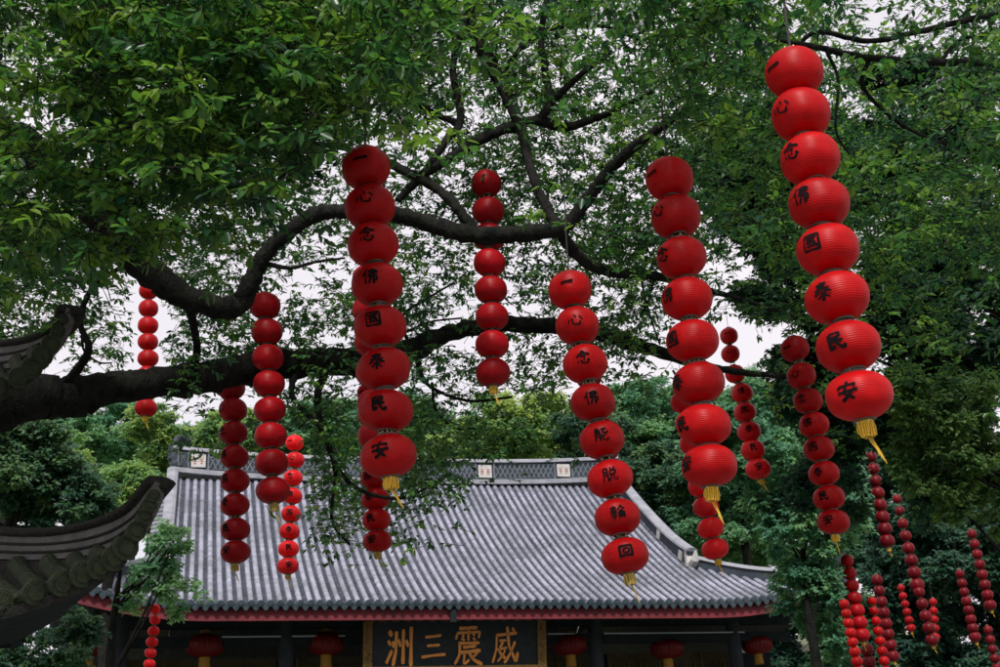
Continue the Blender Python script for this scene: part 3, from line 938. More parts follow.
STR('narrow bright red lantern string touching the right side of a darker one over the roof',
    [(294.5, 443, 18), (295, 460, 18.5), (293, 478, 19), (292.5, 496, 19.5), (291, 514, 20), (289.5, 531.5, 20.5), (288.5, 549, 21), (288, 566, 21.5)], mat='silk_bright', tas='d', text=S1, az=(-30, 5))
STR('distant red lantern string at far left cut by the thick limb, one lantern below it',
    [(148.5, 291, 18.5), (148.5, 308.5, 19.5), (148, 325.5, 20), (148, 342, 20), (148, 358.5, 20.5), (147.5, 375, 21), (147, 391.5, 21.5), (146, 408, 22.5)], mat='silk', squash=(1.2, 1.0))
STR('tiny bright red lantern string hanging from the small tree before the temple veranda',
    [(155, 609, 10.5), (155, 620, 10.5), (153.5, 631, 11.5), (152, 642, 12), (150.5, 653, 12), (149.5, 664, 12), (149, 675, 12.5)], D=0.22, mat='silk_bright', cord=0.35)
STR('red lantern string mostly hidden behind the large string left of centre',
    [(370, 250, 38), (371, 280, 38.5), (372, 310, 39), (374, 341, 39.5), (375.5, 372, 40), (377, 404, 40), (378, 436, 41)], mat='silk_deep', cord=0.8)
STR('smaller red lantern string whose last lanterns show under the large string left of centre',
    line((370, 394, 26), (377.5, 541, 29), 8), mat='silk', tas='d', text=S1, az=(-40, -25))
STR('small red lantern string peeping out right of the leaning central string',
    line((589, 378, 25), (606, 452, 26), 4), mat='silk_deep', tas='d')
STR('bright small red lantern string showing under the tassel of the string right of centre',
    line((683, 402, 25), (715, 549, 27), 8), mat='silk_bright')
STR('bright small red lantern string in the twigs just right of the string right of centre',
    [(729, 336, 18), (730.5, 354, 18.5), (735, 374, 20), (742, 393, 21.5), (745, 412, 22.5), (749, 431.5, 23.5), (753, 450, 24), (758, 469, 25)], mat='silk_bright', text=S1, az=(-10, 5), squash=(1.2, 1.08))
STR('medium red lantern string leaning beside the lower left of the tallest string',
    [(795, 349, 29), (801.5, 376, 29.5), (808, 401, 29.5), (814, 425, 30), (819, 449, 31), (824, 473.5, 31), (829, 498, 32), (833.5, 522, 32.5)], mat='silk', text=S1, az=(-30, -18))
# the small far strings at lower right
STR('far red lantern string directly below the yellow tassel of the tallest string',
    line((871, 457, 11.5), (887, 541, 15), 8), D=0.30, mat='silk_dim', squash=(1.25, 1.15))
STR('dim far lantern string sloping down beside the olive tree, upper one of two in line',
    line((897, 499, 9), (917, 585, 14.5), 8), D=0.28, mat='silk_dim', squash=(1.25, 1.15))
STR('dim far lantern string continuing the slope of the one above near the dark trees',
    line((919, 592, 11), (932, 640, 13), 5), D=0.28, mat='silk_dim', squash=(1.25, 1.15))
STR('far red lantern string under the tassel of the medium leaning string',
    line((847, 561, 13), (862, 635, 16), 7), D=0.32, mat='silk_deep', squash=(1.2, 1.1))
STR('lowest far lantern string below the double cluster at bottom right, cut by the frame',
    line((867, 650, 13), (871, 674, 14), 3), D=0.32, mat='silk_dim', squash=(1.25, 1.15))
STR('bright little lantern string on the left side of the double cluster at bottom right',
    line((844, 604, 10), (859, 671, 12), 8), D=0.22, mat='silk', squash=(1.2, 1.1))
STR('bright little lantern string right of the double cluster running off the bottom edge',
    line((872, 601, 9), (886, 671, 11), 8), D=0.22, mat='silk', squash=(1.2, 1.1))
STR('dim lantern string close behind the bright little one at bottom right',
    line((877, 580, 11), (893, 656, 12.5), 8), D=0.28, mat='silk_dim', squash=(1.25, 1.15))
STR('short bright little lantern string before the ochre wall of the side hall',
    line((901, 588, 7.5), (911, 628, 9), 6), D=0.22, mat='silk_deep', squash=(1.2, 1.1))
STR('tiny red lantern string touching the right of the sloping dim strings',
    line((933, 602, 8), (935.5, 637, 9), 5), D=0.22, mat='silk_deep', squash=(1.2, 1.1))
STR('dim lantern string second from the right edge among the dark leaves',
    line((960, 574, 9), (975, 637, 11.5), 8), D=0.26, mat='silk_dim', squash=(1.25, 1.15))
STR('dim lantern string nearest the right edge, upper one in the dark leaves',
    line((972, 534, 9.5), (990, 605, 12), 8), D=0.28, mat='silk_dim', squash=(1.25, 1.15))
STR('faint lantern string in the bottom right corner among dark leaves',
    line((988, 630, 9), (997, 668, 10), 5), D=0.26, mat='silk_dim', squash=(1.25, 1.15))

_L = []
for _lb, _pts, _kw in STRINGS:
    _zs = _kw.get('D', 0.36) * F_PX / (sum(p[2] for p in _pts) / len(_pts))
    for p in _pts:
        _L.append((p[0], p[1], p[2], _zs))
_L = np.array(_L)
def clear_of_lanterns(c, pad=0.16):
    """True where a leafy twig would not tangle with a lantern or hang right before it"""
    v = c - CAM[None]
    z = v @ FWD
    px = 500 + F_PX * (v @ RGT) / z
    py = 333.5 - F_PX * (v @ UPV) / z
    ok = np.ones(len(c), bool)
    for x, y, w, zs in _L:
        r = w * 0.5 + pad * F_PX / z
        ok &= ~(((px - x) ** 2 + (py - y) ** 2 < r * r) & (z < zs + 0.35))
    return ok

# ------------------------------------------------------------------ leaves
def leaf_object(name, base, d, nrm, ln, wd, tint, mat, parent, extra=None, extra_mat=None):
    """one mesh of many pointed leaf blades folded along the midrib"""
    n = len(base); print('LEAVES', n)
    d = d / np.linalg.norm(d, axis=1, keepdims=True)
    side = np.cross(d, nrm)
    side /= (np.linalg.norm(side, axis=1, keepdims=True) + 1e-9)
    up = np.cross(side, d)
    l, w = ln[:, None], wd[:, None]
    v = np.empty((n, 6, 3))
    v[:, 0] = base
    v[:, 1] = base + d * l * 0.32 + side * w * 0.5 + up * w * 0.14
    v[:, 2] = base + d * l * 0.68 + side * w * 0.40 + up * w * 0.06
    v[:, 3] = base + d * l - up * l * 0.10
    v[:, 4] = base + d * l * 0.68 - side * w * 0.40 + up * w * 0.06
    v[:, 5] = base + d * l * 0.32 - side * w * 0.5 + up * w * 0.14
    v = v.reshape(-1, 3)
    idx = np.arange(n)[:, None] * 6
    f = np.concatenate([idx + np.array([[0, 1, 2, 3]]), idx + np.array([[0, 3, 4, 5]])], 1).reshape(-1, 4)
    mi = np.zeros(len(f), np.int32)
    tt = np.repeat(tint, 2)
    if extra is not None and len(extra[0]):
        ev, ef = extra
        f = np.concatenate([f, ef + len(v)])
        v = np.concatenate([v, ev])
        mi = np.concatenate([mi, np.ones(len(ef), np.int32)])
        tt = np.concatenate([tt, np.zeros(len(ef))])
    me = bpy.data.meshes.new(name)
    me.vertices.add(len(v))
    me.vertices.foreach_set('co', v.astype(np.float32).ravel())
    me.loops.add(len(f) * 4)
    me.loops.foreach_set('vertex_index', f.astype(np.int32).ravel())
    me.polygons.add(len(f))
    me.polygons.foreach_set('loop_start', (np.arange(len(f)) * 4).astype(np.int32))
    me.polygons.foreach_set('material_index', mi)
    at = me.attributes.new('tint', 'FLOAT', 'FACE')
    at.data.foreach_set('value', tt.astype(np.float32))
    me.materials.append(mat)
    if extra is not None:
        me.materials.append(extra_mat)
    me.update(calc_edges=True)
    o = bpy.data.objects.new(name, me)
    COL.objects.link(o)
    if parent is not None:
        o.parent = parent
        o.location = tuple(-np.array(parent.location))
    return o

def sprigs(c, K, leaf, twig_len, tint0=None, el_mu=-0.1, front=0.6):
    """leafy twig ends around centres c: returns blades and the twigs themselves"""
    n = len(c)
    az = rng.uniform(0, 2 * np.pi, n)
    el = rng.normal(el_mu, 0.4, n)
    tw = np.stack([np.cos(az) * np.cos(el), np.sin(az) * np.cos(el), np.sin(el)], 1)
    tl = twig_len * rng.uniform(0.6, 1.3, n)
    t = np.tile(np.linspace(0.15, 1.0, K), (n, 1)) + rng.uniform(-.06, .06, (n, K))
    base = c[:, None] + tw[:, None] * (t * tl[:, None])[..., None]
    sgn = np.where(np.arange(K) % 2 == 0, 1, -1)[None]
    off = sgn * rng.uniform(0.4, 1.5, (n, K)) * (1.15 - 0.8 * t)
    laz = az[:, None] + off
    lel = rng.normal(-0.35, 0.4, (n, K))
    d = np.stack([np.cos(laz) * np.cos(lel), np.sin(laz) * np.cos(lel), np.sin(lel)], -1)
    nrm = np.stack([rng.normal(-.1, .5, (n, K)), rng.normal(-front, .5, (n, K)), np.ones((n, K))], -1)
    ln = leaf * rng.uniform(0.65, 1.25, (n, K))
    wd = ln * rng.uniform(0.40, 0.58, (n, K))
    tn = np.clip((tint0 if tint0 is not None else rng.uniform(0.2, .6, n))[:, None] + rng.normal(0, .14, (n, K)), 0, 1)
    # twigs: thin 3-sided sticks (quads)
    r = 0.0022 + 0.025 * leaf
    a = np.cross(tw, np.array([0.31, 0.2, 0.93])); a /= np.linalg.norm(a, axis=1, keepdims=True)
    b = np.cross(tw, a)
    s0 = c - tw * (tl * 0.6)[:, None]
    s1 = c + tw * tl[:, None]
    ring = []
    for k in range(3):
        o_ = a * math.cos(2.094 * k) + b * math.sin(2.094 * k)
        ring.append(s0 + o_ * r)
        ring.append(s1 + o_ * r * 0.4)
    ev = np.stack(ring, 1).reshape(-1, 3)
    ix = np.arange(n)[:, None] * 6
    ef = np.concatenate([ix + np.array([[0, 2, 3, 1]]), ix + np.array([[2, 4, 5, 3]]), ix + np.array([[4, 0, 1, 5]])], 1).reshape(-1, 4)
    return base.reshape(-1, 3), d.reshape(-1, 3), nrm.reshape(-1, 3), ln.ravel(), wd.ravel(), tn.ravel(), (ev, ef)

def px_world(px, py, zc):
    d = FWD[None] + RGT[None] * ((px - 500.0) / F_PX)[:, None] - UPV[None] * ((py - 333.5) / F_PX)[:, None]
    return CAM[None] + d * zc[:, None]

OD = [0, .08, .18, .32, .52, .8, 1.15, 1.7, 2.5, 3.6]
def canopy(grid, z0, z1, leaf, K, x_lo, x_hi, seed, y_top=-50, x_left=-50):
    """leaf-cluster centres filling a canopy whose thickness is read off a coarse 50-pixel map"""
    r = np.random.default_rng(seed)
    cx, cy_, cz, tn = [], [], [], []
    for j, row in enumerate(grid):
        vals = [int(q) for q in row.split()]
        for i, gv in enumerate(vals):
            X0, Y0 = x_left + i * 50, y_top + j * 50
            if gv == 0 or X0 < x_lo or X0 >= x_hi:
                continue
            zm = (z0 + z1) / 2
            area = (leaf * F_PX / zm) ** 2 * 0.5 * 0.55
            n_sp = (3.1 if z0 < 12 else 2.35) * OD[gv] * 2500 / area / K
            ncl = max(1, int(round(n_sp / 9)))
            for _ in range(ncl):
                ux, uy, uz = X0 + r.uniform(0, 50), Y0 + r.uniform(0, 50), r.uniform(z0, z1)
                sg = r.uniform(9, 22)
                k = max(1, int(round(n_sp / ncl)))
                th = r.uniform(0.15, 0.6) + (0.3 if r.random() < 0.2 else 0)
                cx.append(ux + r.normal(0, sg, k)); cy_.append(uy + r.normal(0, sg * 0.6, k))
                cz.append(uz + r.normal(0, 0.25, k)); tn.append(np.full(k, th) + r.normal(0, 0.06, k))
    c, tn = px_world(np.concatenate(cx), np.concatenate(cy_), np.concatenate(cz)), np.concatenate(tn)
    ok = clear_of_lanterns(c)
    return c[ok], tn[ok]

#        columns start at px -50, rows at py -50
NEAR = [
 '7 7 9 9 9 9 9 9 9 8 6 5 5 6 8 8 7 5 5 5 6 6',
 '7 6 9 9 9 9 9 9 8 6 3 3 3 4 7 7 5 2 3 3 5 6',
 '7 5 8 9 9 9 9 9 8 5 2 2 2 3 6 6 4 3 2 2 4 6',
 '8 5 7 9 9 9 9 8 6 3 1 1 1 2 5 5 3 2 3 4 5 6',
 '8 7 7 8 9 8 7 4 3 1 0 0 1 2 4 4 2 1 2 3 4 6',
 '9 9 8 6 6 5 3 0 0 0 0 1 1 1 3 3 1 0 1 2 3 5',
 '7 5 5 3 2 1 0 0 0 0 1 1 1 0 0 1 0 0 0 1 2 4',
 '2 0 1 0 0 0 0 0 0 0 0 0 1 0 0 0 0 0 0 0 1 2',
]
MID = [
 '7 7 7 7 7 7 7 7 7 7 7 7 7 7 7 7 7 5 6 7 7 7',
 '7 5 7 7 7 7 7 7 7 7 7 7 7 7 7 7 7 5 3 4 5 7',
 '7 3 6 7 7 7 7 7 7 7 7 7 7 7 7 7 7 6 2 1 4 7',
 '8 3 5 7 7 7 7 7 6 6 6 7 7 7 7 7 7 7 6 5 5 7',
 '8 6 6 7 7 7 7 6 5 6 7 7 7 7 7 7 7 7 7 7 7 7',
 '8 8 7 7 7 7 6 5 5 6 7 7 7 8 8 7 7 8 8 7 7 7',
 '8 8 7 5 6 7 5 4 6 6 6 6 7 8 7 3 4 7 7 6 6 6',
 '8 6 6 5 6 7 6 6 6 6 5 4 6 8 4 2 4 6 6 5 4 4',
 '5 4 4 5 6 6 5 6 6 6 5 5 7 5 2 3 5 5 5 3 1 1',
 '1 0 0 0 2 4 6 8 8 8 5 2 3 1 0 0 1 2 2 0 0 0',
 '0 0 0 0 0 0 2 8 9 8 0 0 0 0 0 0 0 0 0 0 0 0',
 '0 0 0 0 0 0 0 6 7 2 0 0 0 0 0 0 0 0 0 0 0 0',
]
camphor_o = P(-330, 900, 13.0); camphor_o[2] = 0
camphor = empty('camphor_tree', camphor_o)
tag(camphor, 'great camphor tree with thick dark limbs arching from the left over everything', 'tree')
camphor_r_o = P(1250, 900, 13.5); camphor_r_o[2] = 0
camphor_r = empty('camphor_tree', camphor_r_o)
tag(camphor_r, 'dark leafy tree overhanging the top right corner behind the tallest lantern string', 'tree')

def crown_from(parent, name, pieces, mat):
    B, D, Nn, L_, W_, T_, EV, EF = [], [], [], [], [], [], [], []
    off = 0
    for (c, tn, K, leaf, tl) in pieces:
        b, d, n_, l, w, t, (ev, ef) = sprigs(c, K, leaf, tl, tn)
        B.append(b); D.append(d); Nn.append(n_); L_.append(l); W_.append(w); T_.append(t)
        EV.append(ev); EF.append(ef + off); off += len(ev)
    cat_ = np.concatenate
    return leaf_object(name, cat_(B), cat_(D), cat_(Nn), cat_(L_), cat_(W_), cat_(T_), mat, parent, (cat_(EV), cat_(EF)), M['bark'])

LEAF = 0.078
c1, t1 = canopy(NEAR, 7.6, 10.8, LEAF * 1.12, 7, -60, 500, 1)
c2, t2 = canopy(MID, 13.9, 20.5, LEAF, 7, -60, 700, 2)
c0, t0 = canopy(['6 7 7 7 7 7 6 5'] * 8, 8.0, 11.5, LEAF * 1.12, 7, -300, 500, 9, y_top=-450, x_left=-250)  # unseen leaves overhead, added to shade the pavilion and left foliage
crown_from(camphor, 'crown', [(c0, t0, 7, LEAF * 1.12, 0.17), (c1, np.clip(t1 + 0.08, 0, 1), 7, LEAF * 1.12, 0.17), (c2, t2, 7, LEAF, 0.16)], M['leaf_camphor'])
c1, t1 = canopy(NEAR, 8.5, 11.5, LEAF * 1.0, 7, 500, 1100, 3)
c2, t2 = canopy(MID, 13.0, 19.5, LEAF, 7, 700, 1100, 4)
crown_from(camphor_r, 'crown', [(c1, t1, 7, LEAF, 0.17), (c2, t2, 7, LEAF, 0.16)], M['leaf_camphor'])

# limbs
def limb(parent, name, pts, n=None, nseg=10):
    """pts: (px, py, radius px, distance)"""
    c = catmull(pts, n or len(pts) * 10)
    q = MB()
    pp, rr = [], []
    for i, (a, b, r_, z) in enumerate(c):
        jit = 0.12 * r_
        pp.append(P(a + random.uniform(-jit, jit), b + random.uniform(-jit, jit), z)); rr.append(max(0.6, r_) * z / F_PX * random.uniform(0.94, 1.07))
    q.tube(pp, rr, nseg, wob=0.10)
    o = q.build(name, M['bark'], parent, smooth=True)
    o.location = tuple(-np.array(parent.location))
    return o
tp = P(-330, 900, 13.0)
def trunk(parent, name, base, pts):
    q = MB()
    c = catmull(pts, 40)
    q.tube([p[:3] for p in c], [p[3] for p in c], 16, wob=0.05)
    o = q.build(name, M['bark'], parent, smooth=True)
    o.location = tuple(-np.array(parent.location))
    return o
a = P(-200, 520, 13.2); b = P(-150, 200, 13.6); c = P(-130, -150, 14.0)
trunk(camphor, 'trunk', camphor_o, [(*camphor_o, 0.75), (camphor_o[0] + .2, camphor_o[1], 1.2, 0.55), (*a, 0.46), (*b, 0.36), (*c, 0.22)])
limb(camphor, 'limb', [(-210, 560, 40, 13.2), (-100, 440, 34, 13.2), (0, 402, 27, 13.4), (60, 398, 22, 13.8), (120, 388, 16, 14.2), (200, 378, 16, 14.8), (260, 367, 15, 15.2), (330, 361, 14, 15.5),
               (372, 362, 15, 15.7), (412, 350, 12, 15.9), (440, 336, 9, 16), (490, 325, 8, 16.2), (540, 325, 8, 16.3), (590, 331, 8, 16.4), (640, 346, 7, 16.6), (690, 362, 5, 16.8), (740, 372, 3.4, 17), (805, 378, 2.2, 17.3)])
limb(camphor, 'limb', [(-150, 100, 24, 13.6), (-60, 105, 20, 13.4), (30, 150, 17, 13.2), (100, 215, 16, 13.2), (140, 264, 16, 13.3), (190, 299, 12.5, 13.4), (236, 306, 11.5, 13.5), (257, 268, 9, 13.5), (275, 244, 8, 13.5), (310, 217, 8, 13.5),
               (345, 211, 7.5, 13.5), (390, 214, 8, 13.5), (430, 224, 8.5, 13.5), (480, 236, 9, 13.4), (540, 232, 8.5, 13.3), (566, 226, 7, 13.3), (588, 198, 6.5, 13.3), (612, 168, 6, 13.2), (642, 140, 5, 13), (690, 108, 3.5, 12.8)])
for pts in (
    [(478, 236, 6, 13.5), (462, 214, 5.5, 13.6), (440, 191, 5, 13.8), (412, 175, 5, 14), (386, 162, 4.5, 14.2), (350, 150, 3, 14.4), (310, 142, 2, 14.6)],
    [(398, 200, 4, 13.9), (424, 174, 5, 14), (455, 155, 5, 14.1), (492, 134, 5.5, 14.2), (537, 121, 5.5, 14.3), (564, 127, 4.5, 14.4), (606, 114, 3.5, 14.5), (652, 92, 2.5, 14.6)],
    [(556, 226, 6, 13.3), (537, 187, 5, 13.6), (526, 150, 5, 14), (520, 124, 6, 14.2), (502, 84, 7, 14.4), (482, 48, 7, 14.6), (471, 20, 6, 14.8), (464, -30, 5, 15)],
    [(537, 122, 4.5, 14.3), (549, 104, 4.5, 14.3), (546, 75, 4, 14.4), (541, 40, 3.5, 14.5), (548, -10, 3, 14.6)],
    [(549, 104, 4, 14.3), (566, 88, 3.5, 14.2), (584, 72, 3, 14.1), (612, 52, 2.5, 14)],
    [(458, 128, 4, 14.2), (461, 112, 4, 14.3), (453, 72, 3.5, 14.4), (460, 36, 3.5, 14.5), (478, -5, 3, 14.6)],
    [(424, 174, 4, 14), (445, 142, 4, 14.1), (458, 126, 4, 14.2), (440, 116, 3, 14.3), (412, 102, 2.4, 14.4), (380, 95, 1.6, 14.5)],
    [(458, 34, 3.4, 14.5), (440, 28, 3, 14.5), (423, 14, 3, 14.5), (416, -20, 2.6, 14.5)],
    [(502, 84, 4, 14.4), (512, 60, 3, 14.6), (540, 32, 2.4, 14.8), (600, 26, 2, 15), (640, 40, 1.4, 15.2)],
    [(193, 374, 4.5, 14.7), (197, 345, 4, 14.2), (189, 306, 4.5, 13.5)],
    [(562, 236, 6, 13.4), (585, 262, 5.5, 13.8), (615, 273, 5, 14.4), (655, 276, 4.5, 15), (700, 288, 3.6, 15.6), (742, 300, 2.5, 16.2), (800, 318, 1.6, 17)],
    [(416, 352, 4, 15.9), (424, 380, 2.2, 15.8), (442, 393, 1.8, 15.7), (472, 401, 1.6, 15.6), (512, 397, 1.2, 15.5)],
    [(432, 382, 1.6, 15.8), (436, 410, 1.3, 15.8), (455, 428, 1.2, 15.7), (478, 428, 0.9, 15.6)],
    [(330, 362, 5, 15.4), (318, 395, 4, 15.2), (325, 440, 3, 15), (352, 485, 2.2, 14.9), (400, 498, 1.6, 14.8), (440, 480, 1.2, 14.7)],
    [(322, 420, 3, 15.1), (335, 470, 2, 15), (332, 520, 1.5, 15), (350, 545, 1.2, 15)],
    [(300, 364, 4, 15.2), (292, 395, 3, 15), (318, 425, 2.5, 15), (340, 448, 2, 15)],
    [(60, 390, 5, 13.8), (88, 352, 4, 13.6), (80, 320, 3, 13.5), (95, 285, 2.6, 13.4), (130, 262, 2.4, 13.3)],
    [(82, 330, 1.6, 13.6), (84, 350, 1.2, 13.6), (98, 362, 1, 13.6), (112, 363, .8, 13.6)],
    [(640, 276, 1.2, 15), (646, 300, 1, 15), (652, 322, 1, 15), (660, 345, .9, 15)],
    [(655, 276, 1.0, 15), (650, 295, .9, 14.9), (640, 318, .8, 14.9)],
    [(260, 262, 3, 13.5), (290, 268, 2, 13.5), (315, 262, 1.6, 13.5), (345, 258, 1, 13.5)],
    [(412, 352, 2, 15.9), (402, 318, 1.6, 15.9), (425, 300, 1.3, 15.9), (455, 282, 1, 15.9)],
    [(404, 333, 1.2, 15.9), (430, 322, 1.1, 15.9), (462, 318, .9, 15.9)],
):
    limb(camphor, 'branch', pts, nseg=8)
trunk(camphor_r, 'trunk', camphor_r_o, [(*camphor_r_o, 0.6), (camphor_r_o[0] - .1, camphor_r_o[1], 2.0, 0.45), (*P(1180, 300, 13.6), 0.34), (*P(1150, 40, 13.6), 0.24), (*P(1140, -150, 13.6), 0.15)])
for pts in (
    [(1160, 120, 10, 13.4), (1060, 70, 7, 12), (1000, 64, 4.5, 11), (940, 62, 3.8, 10.5), (870, 58, 3.4, 10.2), (815, 47, 3, 10), (780, 40, 2, 10)],
    [(1150, 60, 8, 13.4), (1060, 15, 5, 12), (1000, 14, 3.5, 11), (925, 30, 3, 10.5), (870, 41, 2.8, 10.2), (818, 32, 2.4, 10), (796, 48, 2, 10)],
    [(870, 58, 2.6, 10.2), (862, 84, 2.3, 10.3), (885, 112, 2, 10.4), (915, 132, 1.7, 10.5), (960, 150, 1.2, 10.6)],
    [(826, 50, 2, 10), (838, 80, 1.6, 10), (836, 130, 1.3, 10), (850, 155, 1, 10)],
    [(940, 62, 2, 10.5), (960, 40, 1.7, 10.5), (985, 36, 1.2, 10.4)],
):
    limb(camphor_r, 'branch', pts, nseg=8)

# ------------------------------------------------------------------ other trees
def blob_tree(name, label, blobs, zc, leaf_px, mat, od=3.0, tint=(0.15, 0.6), group=None, depth=0.9, trunk_px=None, seed=0, K=6):
    """a tree: crown of many leaf clumps filling the given ellipses, tapered trunk with limbs down to the ground"""
    r = np.random.default_rng(seed + 50)
    leaf = leaf_px * zc / F_PX
    cx = sum(b[0] * b[2] * b[3] for b in blobs) / sum(b[2] * b[3] for b in blobs)
    cyy = sum(b[1] * b[2] * b[3] for b in blobs) / sum(b[2] * b[3] for b in blobs)
    cw = P(trunk_px or cx, cyy, zc)
    gz = max(0.0, hill_z(cw[0], cw[1])) if cw[1] > 56 else 0.0
    root = empty(name, (cw[0], cw[1], gz))
    tag(root, label, 'tree', group)
    cs, ts, tops = [], [], []
    for bx, by, rx, ry in blobs:
        if group:
            rx, ry = rx * 1.2, ry * 1.15
        cr = max(7.0, 0.24 * min(rx, ry))               # clump radius px
        ncl = max(4, int((2.6 if group else 2.0) * (rx * ry) / (cr * cr)))
        for _ in range(ncl):
            v = r.normal(0, 1, 3); v /= np.linalg.norm(v)
            v *= r.uniform(0.25, 1) ** 0.45
            px_, py_ = bx + v[0] * rx, by + v[1] * ry
            z_ = zc + v[2] * rx * zc / F_PX * depth
            c_r = cr * r.uniform(0.6, 1.35)
            area = leaf_px ** 2 * 0.5 * 0.55
            k = max(3, int(6.0 * od * 0.55 * math.pi * c_r * c_r / area / K / 1.5))
            u = r.normal(0, 1, (k, 3)); u /= np.linalg.norm(u, axis=1, keepdims=True)
            u *= r.uniform(0.3, 1, (k, 1)) ** 0.5
            cs.append(px_world(px_ + u[:, 0] * c_r, py_ + u[:, 1] * c_r * 0.72, z_ + u[:, 2] * c_r * zc / F_PX))
            ts.append(r.uniform(*tint) + r.normal(0, .07, k))
            if r.random() < 0.25:
                tops.append(P(px_, py_, z_))
    c_ = np.concatenate(cs)
    t_ = np.clip(np.concatenate(ts), 0, 1)
    ok = clear_of_lanterns(c_, 0.2)
    c_, t_ = c_[ok], t_[ok]
    b, d, n_, l, w, t, ex = sprigs(c_, K, leaf, leaf * 1.7, t_, front=1.35)
    leaf_object('crown', b, d, n_, l, w, t, mat, root, ex, M['bark'])
    H = cw[2] - gz
    q = MB()
    tr = max(0.08, 0.014 * H + 0.03)
    pts = catmull([(cw[0], cw[1], gz - 0.1, tr * 1.3), (cw[0] + .1 * tr, cw[1], gz + H * 0.35, tr), (cw[0] - .6 * tr, cw[1], gz + H * 0.8, tr * 0.7), (cw[0], cw[1], cw[2] + 0.02 * H, tr * 0.25)], 16)
    q.tube([p[:3] for p in pts], [p[3] for p in pts], 9, wob=0.06)
    for tpnt in tops[:(2 if group else 7)]:
        k = r.integers(9, 14)
        s0 = pts[k][:3]
        m_ = (s0 + tpnt) / 2 + np.array([0, 0, -0.06 * np.linalg.norm(tpnt - s0)])
        cc = catmull([s0, m_, tpnt], 7)
        q.tube(cc, np.linspace(pts[k][3] * 0.4, 0.01, 7), 6, cap=False)
    o = q.build('trunk', M['bark'], root, smooth=True)
    o.location = tuple(-np.array(root.location))
    return root

# dark trees closing the courtyard at the right
blob_tree('broadleaf_tree', 'tall dark broadleaf tree filling the right side behind the tallest lantern string', [(860, 250, 120, 150), (960, 300, 90, 140), (790, 180, 80, 110), (930, 120, 90, 80), (870, 400, 90, 70), (745, 150, 60, 90), (880, 470, 90, 60)], 21, 6.0, M['leaf_dark'], 3.2, (0.1, 0.55), seed=1, trunk_px=1045)
blob_tree('broadleaf_tree', 'olive green tree with rounded clumps at right edge above the far lantern strings', [(950, 445, 62, 42), (905, 490, 40, 34), (985, 500, 45, 40), (940, 400, 60, 40)], 18, 5.2, M['leaf_olive'], 2.2, (0.5, 1.0), seed=2, trunk_px=1010)
blob_tree('broadleaf_tree', 'pale green bushy tree overlapping the right corner of the temple roof', [(800, 530, 40, 52), (775, 470, 38, 48), (810, 590, 36, 36), (740, 440, 30, 40), (845, 500, 40, 70), (838, 600, 34, 46), (856, 655, 44, 34)], 29, 4.6, M['leaf_teal'], 2.7, (0.25, 0.8), seed=3, trunk_px=802)
blob_tree('broadleaf_tree', 'shadowy dark tree low on the right behind the small lantern strings', [(960, 600, 75, 70), (900, 560, 40, 60), (985, 680, 80, 50), (920, 665, 45, 40), (1010, 540, 50, 70)], 40, 4.6, M['leaf_dark'], 3.0, (0.1, 0.5), seed=4, trunk_px=1020)
blob_tree('broadleaf_tree', 'deep green tree far behind the right corner of the temple, closing the gap below', [(850, 590, 60, 60), (800, 640, 50, 50), (900, 650, 70, 60), (860, 500, 70, 60), (960, 500, 80, 70)], 50, 4.2, M['leaf_dark'], 4.5, (0.1, 0.55), seed=9, trunk_px=850)
# trees at the left
blob_tree('broadleaf_tree', 'dense dark green tree behind the lower pavilion roof corner at left edge', [(25, 470, 62, 55), (60, 505, 55, 40), (-30, 440, 60, 60)], 24, 5.0, M['leaf_dark'], 3.0, (0.3, 0.85), seed=5, trunk_px=20)
blob_tree('broadleaf_tree', 'young yellowish green tree just left of the temple gable ridge', [(128, 485, 30, 28), (110, 515, 38, 28), (60, 455, 30, 26)], 34, 4.2, M['leaf_yellow'], 2.6, (0.2, 0.85), seed=6, trunk_px=118)
blob_tree('broadleaf_tree', 'small bright tree in front of the temple left corner holding the little lantern string', [(168, 545, 24, 24), (180, 590, 26, 20), (150, 572, 22, 18), (165, 612, 16, 14), (135, 600, 18, 14)], 24.5, 4.4, M['leaf_teal'], 1.2, (0.5, 1.0), seed=7, trunk_px=120)
blob_tree('broadleaf_tree', 'dark bush under the lower pavilion eave at bottom left corner', [(40, 650, 55, 26), (75, 625, 22, 20), (0, 680, 60, 30)], 22, 4.6, M['leaf_dark'], 2.2, (0.3, 0.75), seed=8, trunk_px=10)
